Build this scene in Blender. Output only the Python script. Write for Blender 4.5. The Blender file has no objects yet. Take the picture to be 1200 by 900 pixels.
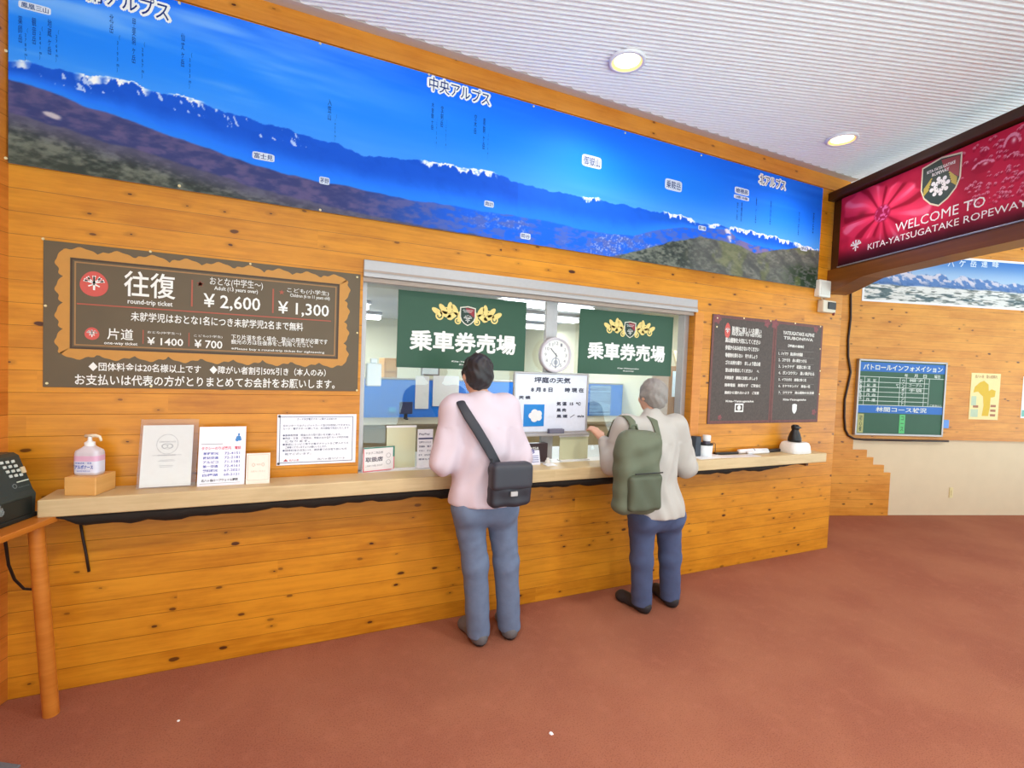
import bpy, bmesh, math, random
import numpy as np
from mathutils import Vector, Matrix, geometry
random.seed(7)
SC = bpy.context.scene
COL = SC.collection
# ---------------------------------------------------------------- camera
F_PX, YAW, PITCH, ROLL = 570.0, 0.427468, -0.035399, -0.038393
CAM_H, CAM_D = 1.6, 2.88564
_cy, _sy = math.cos(YAW), math.sin(YAW)
_f = Vector((_sy, _cy, 0)); _r = Vector((_cy, -_sy, 0)); _d = Vector((0, 0, -1))
_f2 = _f*math.cos(PITCH) - _d*math.sin(PITCH); _d2 = _d*math.cos(PITCH) + _f*math.sin(PITCH)
_r3 = _r*math.cos(ROLL) + _d2*math.sin(ROLL); _d3 = _d2*math.cos(ROLL) - _r*math.sin(ROLL)
CAM = Vector((0, -CAM_D, CAM_H))
cd = bpy.data.cameras.new('camera'); cam = bpy.data.objects.new('camera', cd); COL.objects.link(cam)
cam.matrix_world = Matrix(((_r3.x, -_d3.x, -_f2.x, CAM.x), (_r3.y, -_d3.y, -_f2.y, CAM.y), (_r3.z, -_d3.z, -_f2.z, CAM.z), (0, 0, 0, 1)))
cd.sensor_fit = 'HORIZONTAL'; cd.sensor_width = 36; cd.lens = F_PX/1200*36; cd.clip_start = 0.02
SC.camera = cam
# ---------------------------------------------------------------- view, world
SC.view_settings.view_transform = 'Standard'; SC.view_settings.look = 'None'
SC.view_settings.gamma = 1; SC.view_settings.use_curve_mapping = False
SC.view_settings.exposure = -0.30
SC.cycles.use_denoising = True
SC.cycles.max_bounces = 8; SC.cycles.transparent_max_bounces = 12
SC.cycles.sample_clamp_indirect = 6; SC.cycles.caustics_reflective = False; SC.cycles.caustics_refractive = False
W = bpy.data.worlds.new('daylight'); SC.world = W; W.use_nodes = True
WORLD_STRENGTH = 1.9                       # daylight from the unbuilt sides of the hall: pale sky above, ground half brightened to light the ceiling
_wn = W.node_tree.nodes; _wl = W.node_tree.links; _bg = _wn['Background']
_tc = _wn.new('ShaderNodeTexCoord'); _sp = _wn.new('ShaderNodeSeparateXYZ'); _wl.new(_tc.outputs['Generated'], _sp.inputs[0])
_mr = _wn.new('ShaderNodeMapRange'); _wl.new(_sp.outputs[2], _mr.inputs[0]); _mr.inputs[1].default_value = -.04; _mr.inputs[2].default_value = .04
_mx = _wn.new('ShaderNodeMix'); _mx.data_type = 'RGBA'; _wl.new(_mr.outputs[0], _mx.inputs[0]); _mx.inputs[6].default_value = (1.85, 2.3, 2.35, 1); _mx.inputs[7].default_value = (.88, .95, 1.0, 1)
_wl.new(_mx.outputs[2], _bg.inputs[0]); _bg.inputs[1].default_value = WORLD_STRENGTH
DOWNLIGHT_W, HALL_FILL_W, TUBE_EMIT, OFFICE_W = 11, 45, 9.0, 30
for _x, _y in ((-.25, -2.5), (1.75, -2.5), (3.7, -2.5), (6.4, -2.2), (1.0, -3.9), (4.6, -3.9)):      # added fill spots to brighten the floor, unseen above and behind the viewer
    _L = bpy.data.lights.new('hall_fill_spot', 'SPOT'); _L.energy = HALL_FILL_W*4; _L.spot_size = math.radians(150); _L.spot_blend = .7; _L.shadow_soft_size = .12; _L.color = (1, .94, .84)
    _o = bpy.data.objects.new('hall_fill_spot', _L); COL.objects.link(_o); _o.location = (_x, _y, 3.38)

# ---------------------------------------------------------------- planes
G = math.radians(-17.5)
GU = Vector((math.cos(G), math.sin(G), 0)); GN = Vector((math.sin(G), -math.cos(G), 0))   # along far wall, towards the room
FARP = Vector((6.527, 0.447, 0)); BEAMP = Vector((4.6, 0, 0))
class Fr:
    def __init__(s, O, R, U, N): s.O, s.R, s.U, s.N = Vector(O), Vector(R), Vector(U), Vector(N)
    def p(s, a, b, d=0.0): return s.O + s.R*a + s.U*b + s.N*d
    def at(s, d): return Fr(s.O + s.N*d, s.R, s.U, s.N)
def ray(u, v): return _r3*((u-600)/F_PX) + _d3*((v-450)/F_PX) + _f2
def hit(fr, u, v, d=0.0):
    r = ray(u, v); O = fr.O + fr.N*d
    q = CAM + r*((O-CAM).dot(fr.N)/r.dot(fr.N)) - O
    return q.dot(fr.R), q.dot(fr.U)
WORLD = Fr((0,0,0), (1,0,0), (0,1,0), (0,0,1))
MAIN = Fr((0,0,0), (1,0,0), (0,0,1), (0,-1,0))
FAR = Fr(FARP, GU, (0,0,1), GN)
BEAM = Fr(BEAMP, GN, (0,0,1), -GU)            # a = distance from the ticket wall along the beam
def my(y): return Fr((0,y,0), (1,0,0), (0,0,1), (0,-1,0))
def J(u, v, y): a, b = hit(my(y), u, v); return Vector((a, y, b))
def onz(u, v, z):
    r = ray(u, v); return CAM + r*((z-CAM.z)/r.z)
def rect(fr, u0, v0, u1, v1):                 # average rectangle from two opposite corners (left bottom / right top)
    a0, b0 = hit(fr, u0, v0); a1, b1 = hit(fr, u1, v1); return a0, b0, a1, b1
def quad(fr, tl, tr, br, bl):
    p = [hit(fr, *k) for k in (tl, tr, br, bl)]
    return (p[0][0]+p[3][0])/2, (p[2][1]+p[3][1])/2, (p[1][0]+p[2][0])/2, (p[0][1]+p[1][1])/2

# ---------------------------------------------------------------- materials
def lin(c): return tuple(((x/255)/12.92 if x/255 <= .04045 else ((x/255+.055)/1.055)**2.4) for x in c)
MATS = {}
class NT:
    def __init__(s, name):
        s.m = bpy.data.materials.new(name); s.m.use_nodes = True; s.t = s.m.node_tree; s.b = s.t.nodes['Principled BSDF']
    def n(s, typ, **k):
        nd = s.t.nodes.new(typ)
        for a, b in k.items(): setattr(nd, a, b)
        return nd
    def l(s, a, b): s.t.links.new(a, b)
    def put(s, sock, v):
        if isinstance(v, bpy.types.NodeSocket): s.l(v, sock)
        else: sock.default_value = v
    def math(s, op, a, b=None, c=None):
        nd = s.n('ShaderNodeMath', operation=op); s.put(nd.inputs[0], a)
        if b is not None: s.put(nd.inputs[1], b)
        if c is not None: s.put(nd.inputs[2], c)
        return nd.outputs[0]
    def mix(s, f, a, b, mode='MIX'):
        nd = s.n('ShaderNodeMix', data_type='RGBA', blend_type=mode)
        s.put(nd.inputs[0], f)
        for i, v in ((6, a), (7, b)): s.put(nd.inputs[i], v if isinstance(v, bpy.types.NodeSocket) else (*v[:3], 1))
        return nd.outputs[2]
    def comb(s, x, y, z=0.0):
        nd = s.n('ShaderNodeCombineXYZ')
        for i, v in enumerate((x, y, z)): s.put(nd.inputs[i], v)
        return nd.outputs[0]
    def smooth(s, v, a, b):
        nd = s.n('ShaderNodeMapRange', interpolation_type='SMOOTHSTEP'); s.put(nd.inputs[0], v); nd.inputs[1].default_value = a; nd.inputs[2].default_value = b
        return nd.outputs[0]
    def noise(s, vec, scale, detail=3, rough=.5):
        nd = s.n('ShaderNodeTexNoise'); 
        if vec is not None: s.l(vec, nd.inputs['Vector'])
        nd.inputs['Scale'].default_value = scale; nd.inputs['Detail'].default_value = detail; nd.inputs['Roughness'].default_value = rough
        return nd.outputs[0]
    def bump(s, h, st, dist=.01):
        nd = s.n('ShaderNodeBump'); s.l(h, nd.inputs['Height']); nd.inputs['Strength'].default_value = st; nd.inputs['Distance'].default_value = dist
        s.l(nd.outputs[0], s.b.inputs['Normal'])
def mat(name, rgb, rough=.5, metal=0.0, var=.06, scale=40, bump=0.0, spec=.5, emit=0.0):
    if name in MATS: return MATS[name]
    T = NT(name); c = lin(rgb)
    pos = T.n('ShaderNodeTexCoord').outputs['Object']
    nz = T.noise(pos, scale)
    col = T.mix(nz, [x*(1-var) for x in c], [min(1, x*(1+var)) for x in c])
    T.l(col, T.b.inputs['Base Color']); T.b.inputs['Roughness'].default_value = rough; T.b.inputs['Metallic'].default_value = metal
    T.b.inputs['Specular IOR Level'].default_value = spec
    if bump: T.bump(nz, bump, .004)
    if emit:
        T.b.inputs['Emission Color'].default_value = (*c, 1); T.b.inputs['Emission Strength'].default_value = emit
    MATS[name] = T.m; return T.m
def wood(name, dark, light, plank=.1, ang=0.0, knots=1.0, ax=('x', 'z'), rough=.36, groove=.62, length=3.6, grain=1.0):
    T = NT(name)
    pos = T.n('ShaderNodeNewGeometry').outputs['Position']
    if ang:
        vr = T.n('ShaderNodeVectorRotate', rotation_type='Z_AXIS'); T.l(pos, vr.inputs['Vector']); vr.inputs['Angle'].default_value = ang; pos = vr.outputs[0]
    sp = T.n('ShaderNodeSeparateXYZ'); T.l(pos, sp.inputs[0]); o = dict(x=sp.outputs[0], y=sp.outputs[1], z=sp.outputs[2])
    U, V = o[ax[0]], o[ax[1]]
    vs = T.math('DIVIDE', V, plank); row = T.math('FLOOR', vs); fr = T.math('FRACT', vs)
    w1 = T.n('ShaderNodeTexWhiteNoise', noise_dimensions='1D'); T.l(row, w1.inputs['W'])
    us = T.math('DIVIDE', T.math('ADD', U, T.math('MULTIPLY', w1.outputs[0], 9.7)), length)
    colm = T.math('FLOOR', us); fu = T.math('FRACT', us)
    w2 = T.n('ShaderNodeTexWhiteNoise', noise_dimensions='2D'); T.l(T.comb(row, colm), w2.inputs['Vector']); rnd = w2.outputs[0]
    g1 = T.noise(T.comb(T.math('MULTIPLY_ADD', rnd, 31.0, T.math('MULTIPLY', U, 1.6)), T.math('MULTIPLY', V, 26), T.math('MULTIPLY', rnd, 17)), 2.0, 4, .6)
    g2 = T.noise(T.comb(T.math('MULTIPLY_ADD', rnd, 11.0, T.math('MULTIPLY', U, .8)), T.math('MULTIPLY', V, 5), rnd), 1.6, 2)
    f = T.math('ADD', T.math('MULTIPLY', g1, .75*grain), T.math('ADD', T.math('MULTIPLY', rnd, .20), T.math('MULTIPLY', g2, .35)))
    g4 = T.noise(T.comb(T.math('MULTIPLY', U, 1.0), T.math('MULTIPLY', V, 2.2), 3.0), 3.1, 4, .65)
    col = T.mix(T.smooth(T.math('ADD', f, T.math('MULTIPLY_ADD', g4, .8, -.4)), .15, 1.0), lin(dark), lin(light))
    wob = T.n('ShaderNodeTexNoise'); T.l(T.comb(U, V, 0.0), wob.inputs['Vector']); wob.inputs['Scale'].default_value = 14; ws = T.n('ShaderNodeSeparateColor'); T.l(wob.outputs['Color'], ws.inputs[0])
    kv = T.comb(T.math('MULTIPLY_ADD', ws.outputs[0], .16, T.math('MULTIPLY_ADD', rnd, 23.0, T.math('MULTIPLY', U, 5.2))), T.math('MULTIPLY_ADD', ws.outputs[1], .10, T.math('MULTIPLY', V, 11.0)), 0.0)
    vo = T.n('ShaderNodeTexVoronoi', voronoi_dimensions='2D'); T.l(kv, vo.inputs['Vector']); vo.inputs['Scale'].default_value = 1.0
    sc = T.n('ShaderNodeSeparateColor'); T.l(vo.outputs['Color'], sc.inputs[0])
    pick = T.math('MULTIPLY', T.math('GREATER_THAN', sc.outputs[0], 1-.34*knots), T.math('MULTIPLY_ADD', sc.outputs[1], .5, .5))
    halo = T.math('MULTIPLY', T.smooth(vo.outputs['Distance'], .20, .05), pick)
    ksz = T.math('MULTIPLY_ADD', T.math('POWER', sc.outputs[2], 2.0), 1.25, .45)
    core = T.math('MULTIPLY', T.smooth(T.math('DIVIDE', vo.outputs['Distance'], ksz), .080, .055), T.math('GREATER_THAN', pick, .01))
    col = T.mix(T.math('MULTIPLY', halo, .45), col, [x*.55 for x in lin(dark)])
    col = T.mix(T.math('MULTIPLY', core, T.math('MULTIPLY_ADD', sc.outputs[1], .5, .5)), col, lin((66, 26, 12)))
    g3 = T.noise(T.comb(U, T.math('MULTIPLY', row, 3.7)), 2.3, 3)
    gm = T.math('MULTIPLY', T.smooth(fr, .038, .012), T.smooth(g3, .12, .42))
    col = T.mix(T.math('MULTIPLY', gm, groove), col, [x*.25 for x in lin(dark)])
    T.l(col, T.b.inputs['Base Color']); T.b.inputs['Roughness'].default_value = rough; T.b.inputs['Specular IOR Level'].default_value = .4
    T.bump(T.math('SUBTRACT', T.math('MULTIPLY', g1, .1), gm), .25, .004)
    MATS[name] = T.m; return T.m
def vcol(name, rough=.6):
    if name in MATS: return MATS[name]
    T = NT(name); a = T.n('ShaderNodeVertexColor'); a.layer_name = 'print'
    T.l(a.outputs[0], T.b.inputs['Base Color']); T.b.inputs['Roughness'].default_value = rough; T.b.inputs['Specular IOR Level'].default_value = .12
    MATS[name] = T.m; return T.m
def glass_mat(name, tint=(1,1,1), refl=1.0):
    if name in MATS: return MATS[name]
    T = NT(name); t = T.t; out = t.nodes['Material Output']; t.nodes.remove(T.b)
    tr = T.n('ShaderNodeBsdfTransparent'); tr.inputs[0].default_value = (*tint, 1)
    gl = T.n('ShaderNodeBsdfGlossy'); gl.inputs['Roughness'].default_value = .01; gl.inputs[0].default_value = (.95,.97,1,1)
    lw = T.n('ShaderNodeLayerWeight'); fres = T.math('MULTIPLY_ADD', T.math('POWER', lw.outputs['Facing'], 5.0), .6, .04)
    mx = T.n('ShaderNodeMixShader'); T.l(T.math('MULTIPLY', fres, refl), mx.inputs[0]); T.l(tr.outputs[0], mx.inputs[1]); T.l(gl.outputs[0], mx.inputs[2])
    T.l(mx.outputs[0], out.inputs[0]); MATS[name] = T.m; return T.m

# ---------------------------------------------------------------- mesh builder
ORG = {}
class MB:
    def __init__(s): s.v = []; s.f = []; s.mi = []; s.sm = []
    def add(s, vs, fs, mi=0, sm=False):
        o = len(s.v); s.v += [tuple(v) for v in vs]
        for f in fs: s.f.append(tuple(i+o for i in f)); s.mi.append(mi); s.sm.append(sm)
    def bm(s, bm, fr=WORLD, mi=0, sm=False):
        bm.verts.index_update(); s.add([fr.p(*v.co) for v in bm.verts], [[v.index for v in f.verts] for f in bm.faces], mi, sm); bm.free()
    def box(s, fr, lo, hi, bev=0.0, mi=0, seg=2):
        lo, hi = [min(a, b) for a, b in zip(lo, hi)], [max(a, b) for a, b in zip(lo, hi)]
        b = bmesh.new(); bmesh.ops.create_cube(b, size=1)
        for v in b.verts: v.co = Vector([lo[i] + (v.co[i]+.5)*(hi[i]-lo[i]) for i in range(3)])
        if bev: bmesh.ops.bevel(b, geom=list(b.edges), offset=bev, segments=seg, affect='EDGES', profile=.5)
        s.bm(b, fr, mi)
    def cyl(s, a, b, ra, rb=None, n=24, mi=0, caps=True, sm=True):
        rb = ra if rb is None else rb; a, b = Vector(a), Vector(b); z = (b-a).normalized()
        x = z.orthogonal().normalized(); y = z.cross(x); vs = []
        for c, r in ((a, ra), (b, rb)):
            vs += [c + x*math.cos(2*math.pi*i/n)*r + y*math.sin(2*math.pi*i/n)*r for i in range(n)]
        s.add(vs, [(i, (i+1) % n, n+(i+1) % n, n+i) for i in range(n)], mi, sm)
        if caps: s.add(vs, [tuple(range(n-1, -1, -1)), tuple(range(n, 2*n))], mi)
    def tube(s, pts, r, n=8, mi=0, flat=None, up=None, wide=None):
        pts = [Vector(p) for p in pts]; vs = []; prev = None
        for k, p in enumerate(pts):
            t = (pts[min(k+1, len(pts)-1)] - pts[max(k-1, 0)]).normalized()
            if wide is not None: wv = Vector(wide); x = (wv-t*wv.dot(t)).normalized()
            elif up is not None: x = t.cross(Vector(up[k] if isinstance(up, list) else up)).normalized()
            elif prev is None: x = t.orthogonal().normalized()
            else: x = (prev - t*prev.dot(t)).normalized()
            prev = x; y = t.cross(x); rr = r[k] if isinstance(r, (list, tuple)) else r; r2 = flat if flat else rr
            vs += [p + x*math.cos(2*math.pi*i/n)*rr + y*math.sin(2*math.pi*i/n)*r2 for i in range(n)]
        m = len(pts)
        s.add(vs, [(k*n+i, k*n+(i+1) % n, (k+1)*n+(i+1) % n, (k+1)*n+i) for k in range(m-1) for i in range(n)] + [tuple(range(n-1, -1, -1)), tuple(range((m-1)*n, m*n))], mi, True)
    def lathe(s, prof, c, n=32, fr=WORLD, mi=0, sx=1.0, sy=1.0, caps=True):
        vs = []
        for r, z in prof: vs += [fr.p(c[0]+r*sx*math.cos(2*math.pi*i/n), c[1]+r*sy*math.sin(2*math.pi*i/n), c[2]+z) for i in range(n)]
        m = len(prof)
        s.add(vs, [(k*n+i, k*n+(i+1) % n, (k+1)*n+(i+1) % n, (k+1)*n+i) for k in range(m-1) for i in range(n)], mi, True)
        if caps and prof[0][0] > 1e-6: s.add(vs[:n], [tuple(range(n-1, -1, -1))], mi)
        if caps and prof[-1][0] > 1e-6: s.add(vs[-n:], [tuple(range(n))], mi)
    def poly(s, fr, pts, d=0.0, mi=0):
        tri = geometry.tessellate_polygon([[Vector((a, b, 0)) for a, b in pts]])
        vs = [fr.p(a, b, d) for a, b in pts]; fs = []
        for t in tri:
            n = (vs[t[1]]-vs[t[0]]).cross(vs[t[2]]-vs[t[0]]); fs.append(t if n.dot(fr.N) > 0 else t[::-1])
        s.add(vs, fs, mi)
    def prism(s, fr, pts, d0, d1, mi=0):
        s.poly(fr, pts, max(d0, d1), mi); n = len(pts); vs = [fr.p(a, b, d0) for a, b in pts] + [fr.p(a, b, d1) for a, b in pts]
        s.add(vs, [(i, (i+1) % n, n+(i+1) % n, n+i) for i in range(n)], mi)
        tri = geometry.tessellate_polygon([[Vector((a, b, 0)) for a, b in pts]]); s.add(vs, [t[::-1] for t in tri], mi)
    def ring(s, fr, outer, inner, d=0.0, mi=0):
        n = len(outer); vs = [fr.p(a, b, d) for a, b in outer] + [fr.p(a, b, d) for a, b in inner]
        s.add(vs, [(i, (i+1) % n, n+(i+1) % n, n+i) for i in range(n)], mi)
    def rect(s, fr, a0, b0, a1, b1, d=0.0, mi=0): s.add([fr.p(a0, b0, d), fr.p(a1, b0, d), fr.p(a1, b1, d), fr.p(a0, b1, d)], [(0, 1, 2, 3)], mi)
    def frame(s, fr, a0, b0, a1, b1, w, d=0.0, mi=0):
        s.rect(fr, a0, b0, a1, b0+w, d, mi); s.rect(fr, a0, b1-w, a1, b1, d, mi); s.rect(fr, a0, b0+w, a0+w, b1-w, d, mi); s.rect(fr, a1-w, b0+w, a1, b1-w, d, mi)
    def disc(s, fr, c, ra, rb=None, d=0.0, n=28, mi=0):
        rb = rb or ra; s.add([fr.p(c[0]+ra*math.cos(2*math.pi*i/n), c[1]+rb*math.sin(2*math.pi*i/n), d) for i in range(n)], [tuple(range(n))], mi)
    def circ(s, fr, c, ra, rb, w, d=0.0, n=36, mi=0):
        o = [(c[0]+ra*math.cos(2*math.pi*i/n), c[1]+rb*math.sin(2*math.pi*i/n)) for i in range(n)]
        i_ = [(c[0]+(ra-w)*math.cos(2*math.pi*i/n), c[1]+(rb-w)*math.sin(2*math.pi*i/n)) for i in range(n)]
        s.ring(fr, o, i_, d, mi)
    def stroke(s, fr, pts, w, d=0.0, mi=0):
        for (x0, y0), (x1, y1) in zip(pts[:-1], pts[1:]):
            L = math.hypot(x1-x0, y1-y0) or 1e-6; nx, ny = -(y1-y0)/L*w/2, (x1-x0)/L*w/2
            vs = [fr.p(x0+nx, y0+ny, d), fr.p(x0-nx, y0-ny, d), fr.p(x1-nx, y1-ny, d), fr.p(x1+nx, y1+ny, d)]; s.add(vs, [(0, 1, 2, 3)], mi)
    def text(s, fr, body, a0, b0, a1, b1, d=0.0, bold=0.0, mi=0, keep=False, shear=0.0, space=1.0):
        c = bpy.data.curves.new('t', 'FONT'); c.body = body; c.resolution_u = 2; c.offset = bold; c.shear = shear; c.space_line = space; c.fill_mode = 'FRONT'
        o = bpy.data.objects.new('t', c); COL.objects.link(o)
        me = bpy.data.meshes.new_from_object(o.evaluated_get(bpy.context.evaluated_depsgraph_get()))
        vs = [v.co.copy() for v in me.vertices]; fs = [tuple(p.vertices) for p in me.polygons]
        bpy.data.objects.remove(o); bpy.data.curves.remove(c); bpy.data.meshes.remove(me)
        if not vs: return
        x0, x1 = min(v.x for v in vs), max(v.x for v in vs); y0, y1 = min(v.y for v in vs), max(v.y for v in vs)
        sx, sy = (a1-a0)/(x1-x0), (b1-b0)/max(y1-y0, 1e-6)
        if keep: sx = sy = min(sx, sy)
        out = [fr.p(a0+(v.x-x0)*sx, b0+(v.y-y0)*sy, d) for v in vs]
        s.add(out, [f for f in fs], mi)
    def heavy(s, fr, body, a0, b0, a1, b1, d=0.0, e=.004, n=8, **k):
        for i in range(n): s.text(fr, body, a0+e*math.cos(2*math.pi*i/n), b0+e*math.sin(2*math.pi*i/n), a1+e*math.cos(2*math.pi*i/n), b1+e*math.sin(2*math.pi*i/n), d+i*.00003, .006, **k)
    def textpx(s, fr, body, u0, v0, u1, v1, d=0.0, bold=0.0, mi=0, dd=0.0, **k):
        s.text(fr, body, *rect(fr.at(dd), u0, v0, u1, v1), d, bold, mi, **k)
    def build(s, name, m, parent=None, origin=None, smooth_mod=False):
        ms = m if isinstance(m, (list, tuple)) else [m]
        if parent is not None: og = ORG[parent]
        elif origin is not None: og = Vector(origin)
        else:
            a = np.array(s.v); og = Vector(((a[:, 0].min()+a[:, 0].max())/2, (a[:, 1].min()+a[:, 1].max())/2, a[:, 2].min()))
        me = bpy.data.meshes.new(name); me.from_pydata([(x-og.x, y-og.y, z-og.z) for x, y, z in s.v], [], s.f)
        for q in ms: me.materials.append(q)
        me.polygons.foreach_set('material_index', s.mi); me.polygons.foreach_set('use_smooth', s.sm); me.update()
        o = bpy.data.objects.new(name, me); COL.objects.link(o)
        if parent is not None: o.parent = parent
        else: o.location = og
        ORG[o] = og
        return o
def tag(o, label=None, cat=None, group=None, kind=None):
    for k, v in (('label', label), ('category', cat), ('group', group), ('kind', kind)):
        if v: o[k] = v
    return o
def thing(name, label, cat, loc, group=None):
    o = bpy.data.objects.new(name, None); COL.objects.link(o); o.location = loc; o.empty_display_size = .1
    ORG[o] = Vector(loc); return tag(o, label, cat, group)
def structure(o, label=None): return tag(o, label, None, None, 'structure')

# ---------------------------------------------------------------- prints painted point by point
def vnoise(x, y, seed=0):
    x = np.asarray(x, float); y = np.asarray(y, float); xi = np.floor(x).astype(int); yi = np.floor(y).astype(int); fx = x-xi; fy = y-yi
    fx = fx*fx*(3-2*fx); fy = fy*fy*(3-2*fy)
    def h(i, j):
        n = (i*374761393 + j*668265263 + seed*1442695041) & 0x7fffffff
        n = ((n ^ (n >> 13))*1274126177) & 0x7fffffff
        return ((n ^ (n >> 16)) & 0xffff)/65535.0
    return (h(xi, yi)*(1-fx)+h(xi+1, yi)*fx)*(1-fy) + (h(xi, yi+1)*(1-fx)+h(xi+1, yi+1)*fx)*fy
def fbm(x, y, o=4, seed=0):
    s = 0; a = .5
    for k in range(o): s = s + a*vnoise(x*2**k, y*2**k, seed+k); a *= .5
    return s/(1-.5**o)
def sst(x, a, b): t = np.clip((x-a)/(b-a), 0, 1); return t*t*(3-2*t)
def mixc(c, d, m): return c*(1-m[..., None]) + np.array(d, float)*m[..., None]
def painted(name, fr, a0, b0, a1, b1, nx, ny, fn, d, parent, m=None, gain=1.0):
    A, B = np.meshgrid(np.linspace(a0, a1, nx), np.linspace(b0, b1, ny)); rgb = np.clip(fn(A, B)*gain, 0, 250)/255
    rgb = np.where(rgb <= .04045, rgb/12.92, ((rgb+.055)/1.055)**2.4)
    og = ORG[parent]; O = fr.O + fr.N*d - og
    P = np.array(O)[None, None] + A[..., None]*np.array(fr.R) + B[..., None]*np.array(fr.U)
    idx = np.arange(nx*ny).reshape(ny, nx); fc = np.stack([idx[:-1, :-1], idx[:-1, 1:], idx[1:, 1:], idx[1:, :-1]], -1).reshape(-1, 4)
    me = bpy.data.meshes.new(name); me.from_pydata(P.reshape(-1, 3).tolist(), [], fc.tolist())
    at = me.color_attributes.new('print', 'FLOAT_COLOR', 'POINT'); col = np.ones((nx*ny, 4), np.float32); col[:, :3] = rgb.reshape(-1, 3)
    at.data.foreach_set('color', col.ravel()); me.materials.append(m or vcol('printed_vinyl'))
    o = bpy.data.objects.new(name, me); COL.objects.link(o); o.parent = parent; ORG[o] = og; return o

# ---------------------------------------------------------------- signed-distance bodies, meshed with surface nets
class SDF:
    def __init__(s, lo, hi, h):
        s.h = h; s.lo = np.array(lo, float); s.n = np.ceil((np.array(hi)-s.lo)/h).astype(int)+1; s.F = np.full(s.n, .2, np.float32)
    def _win(s, lo, hi):
        a = np.clip(np.floor((np.array(lo)-s.lo)/s.h).astype(int), 0, s.n); b = np.clip(np.ceil((np.array(hi)-s.lo)/s.h).astype(int)+1, 0, s.n)
        sl = tuple(slice(i, j) for i, j in zip(a, b)); ax = [s.lo[i]+s.h*np.arange(a[i], b[i]) for i in range(3)]
        return sl, np.stack(np.meshgrid(*ax, indexing='ij'), -1)
    def _u(s, sl, d, k, sub=False):
        f = s.F[sl]
        if sub: d = -d; h = np.maximum(k-abs(f-d), 0)/max(k, 1e-6); s.F[sl] = np.maximum(f, d)+h*h*k*.25
        else: h = np.maximum(k-abs(f-d), 0)/max(k, 1e-6); s.F[sl] = np.minimum(f, d)-h*h*k*.25
    def cap(s, a, b, ra, rb=None, k=.03, sub=False, sq=None):
        rb = ra if rb is None else rb; a, b = np.array(a, float), np.array(b, float); m = max(ra, rb)+.06
        sl, P = s._win(np.minimum(a, b)-m, np.maximum(a, b)+m)
        if P.size == 0: return s
        t = np.clip(((P-a)@(b-a))/max((b-a)@(b-a), 1e-9), 0, 1); q = P-a-t[..., None]*(b-a)
        if sq is not None: q = q/np.array(sq)
        s._u(sl, np.sqrt((q*q).sum(-1))-(ra+(rb-ra)*t), k, sub); return s
    def ell(s, c, r, k=.03, sub=False, rz=0.0, rx=0.0):
        c, r = np.array(c, float), np.array(r, float); m = max(r)+.06
        sl, P = s._win(c-m, c+m)
        if P.size == 0: return s
        q = P-c
        if rz: q = q@np.array([[math.cos(rz), -math.sin(rz), 0], [math.sin(rz), math.cos(rz), 0], [0, 0, 1]])
        if rx: q = q@np.array([[1, 0, 0], [0, math.cos(rx), -math.sin(rx)], [0, math.sin(rx), math.cos(rx)]])
        L = np.sqrt(((q/r)**2).sum(-1)); g = np.sqrt(((q/r**2)**2).sum(-1))
        s._u(sl, L*(L-1)/np.maximum(g, 1e-6), k, sub); return s
    def rbox(s, c, half, rad, k=.02, sub=False):
        c, hf = np.array(c, float), np.array(half, float)
        sl, P = s._win(c-hf-.08, c+hf+.08)
        if P.size == 0: return s
        q = abs(P-c)-hf+rad; s._u(sl, np.sqrt((np.maximum(q, 0)**2).sum(-1))+np.minimum(q.max(-1), 0)-rad, k, sub); return s
    def cut(s, fn):                    # keep where fn(P) < 0
        ax = [s.lo[i]+s.h*np.arange(s.n[i]) for i in range(3)]; P = np.meshgrid(*ax, indexing='ij', sparse=True)
        s.F = np.maximum(s.F, np.broadcast_to(fn(*P), s.F.shape)).astype(np.float32); return s
    def warp(s, fn):
        ax = [s.lo[i]+s.h*np.arange(s.n[i]) for i in range(3)]; s.F = (s.F+fn(*np.meshgrid(*ax, indexing='ij', sparse=True))).astype(np.float32); return s
    def mesh(s):
        F = np.pad(s.F, 1, constant_values=.2); lo = s.lo-s.h; S = F < 0; n = np.array(F.shape)-1
        cs = np.zeros(tuple(n)+(3,)); cn = np.zeros(tuple(n))
        for ax in range(3):
            o = [i for i in range(3) if i != ax]
            A = np.take(F, range(0, F.shape[ax]-1), ax); Bq = np.take(F, range(1, F.shape[ax]), ax)
            cr = (A < 0) != (Bq < 0); t = np.where(cr, A/np.where(cr, A-Bq, 1), 0)
            for di in (0, 1):
                for dj in (0, 1):
                    sl = [slice(None)]*3; sl[o[0]] = slice(di, di+n[o[0]]); sl[o[1]] = slice(dj, dj+n[o[1]])
                    c_ = cr[tuple(sl)]; t_ = t[tuple(sl)]; cn += c_
                    cs[..., ax] += c_*t_; cs[..., o[0]] += c_*di; cs[..., o[1]] += c_*dj
        act = cn > 0; idx = -np.ones(tuple(n), int); idx[act] = np.arange(act.sum())
        base = np.argwhere(act); V = lo+s.h*(base+cs[act]/cn[act][:, None]); Q = []
        for ax in range(3):
            o0, o1 = (ax+1) % 3, (ax+2) % 3
            A = np.take(S, range(0, F.shape[ax]-1), ax); Bq = np.take(S, range(1, F.shape[ax]), ax)
            e = np.argwhere(A != Bq)
            e = e[(e[:, o0] > 0) & (e[:, o1] > 0) & (e[:, o0] < n[o0]) & (e[:, o1] < n[o1])]
            ins = S[tuple(e.T)]
            def g(i, j): q = e.copy(); q[:, o0] -= i; q[:, o1] -= j; return idx[tuple(q.T)]
            q = np.stack([g(1, 1), g(0, 1), g(0, 0), g(1, 0)], -1); q[~ins] = q[~ins][:, ::-1]; Q.append(q)
        return V, np.concatenate(Q)
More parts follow.
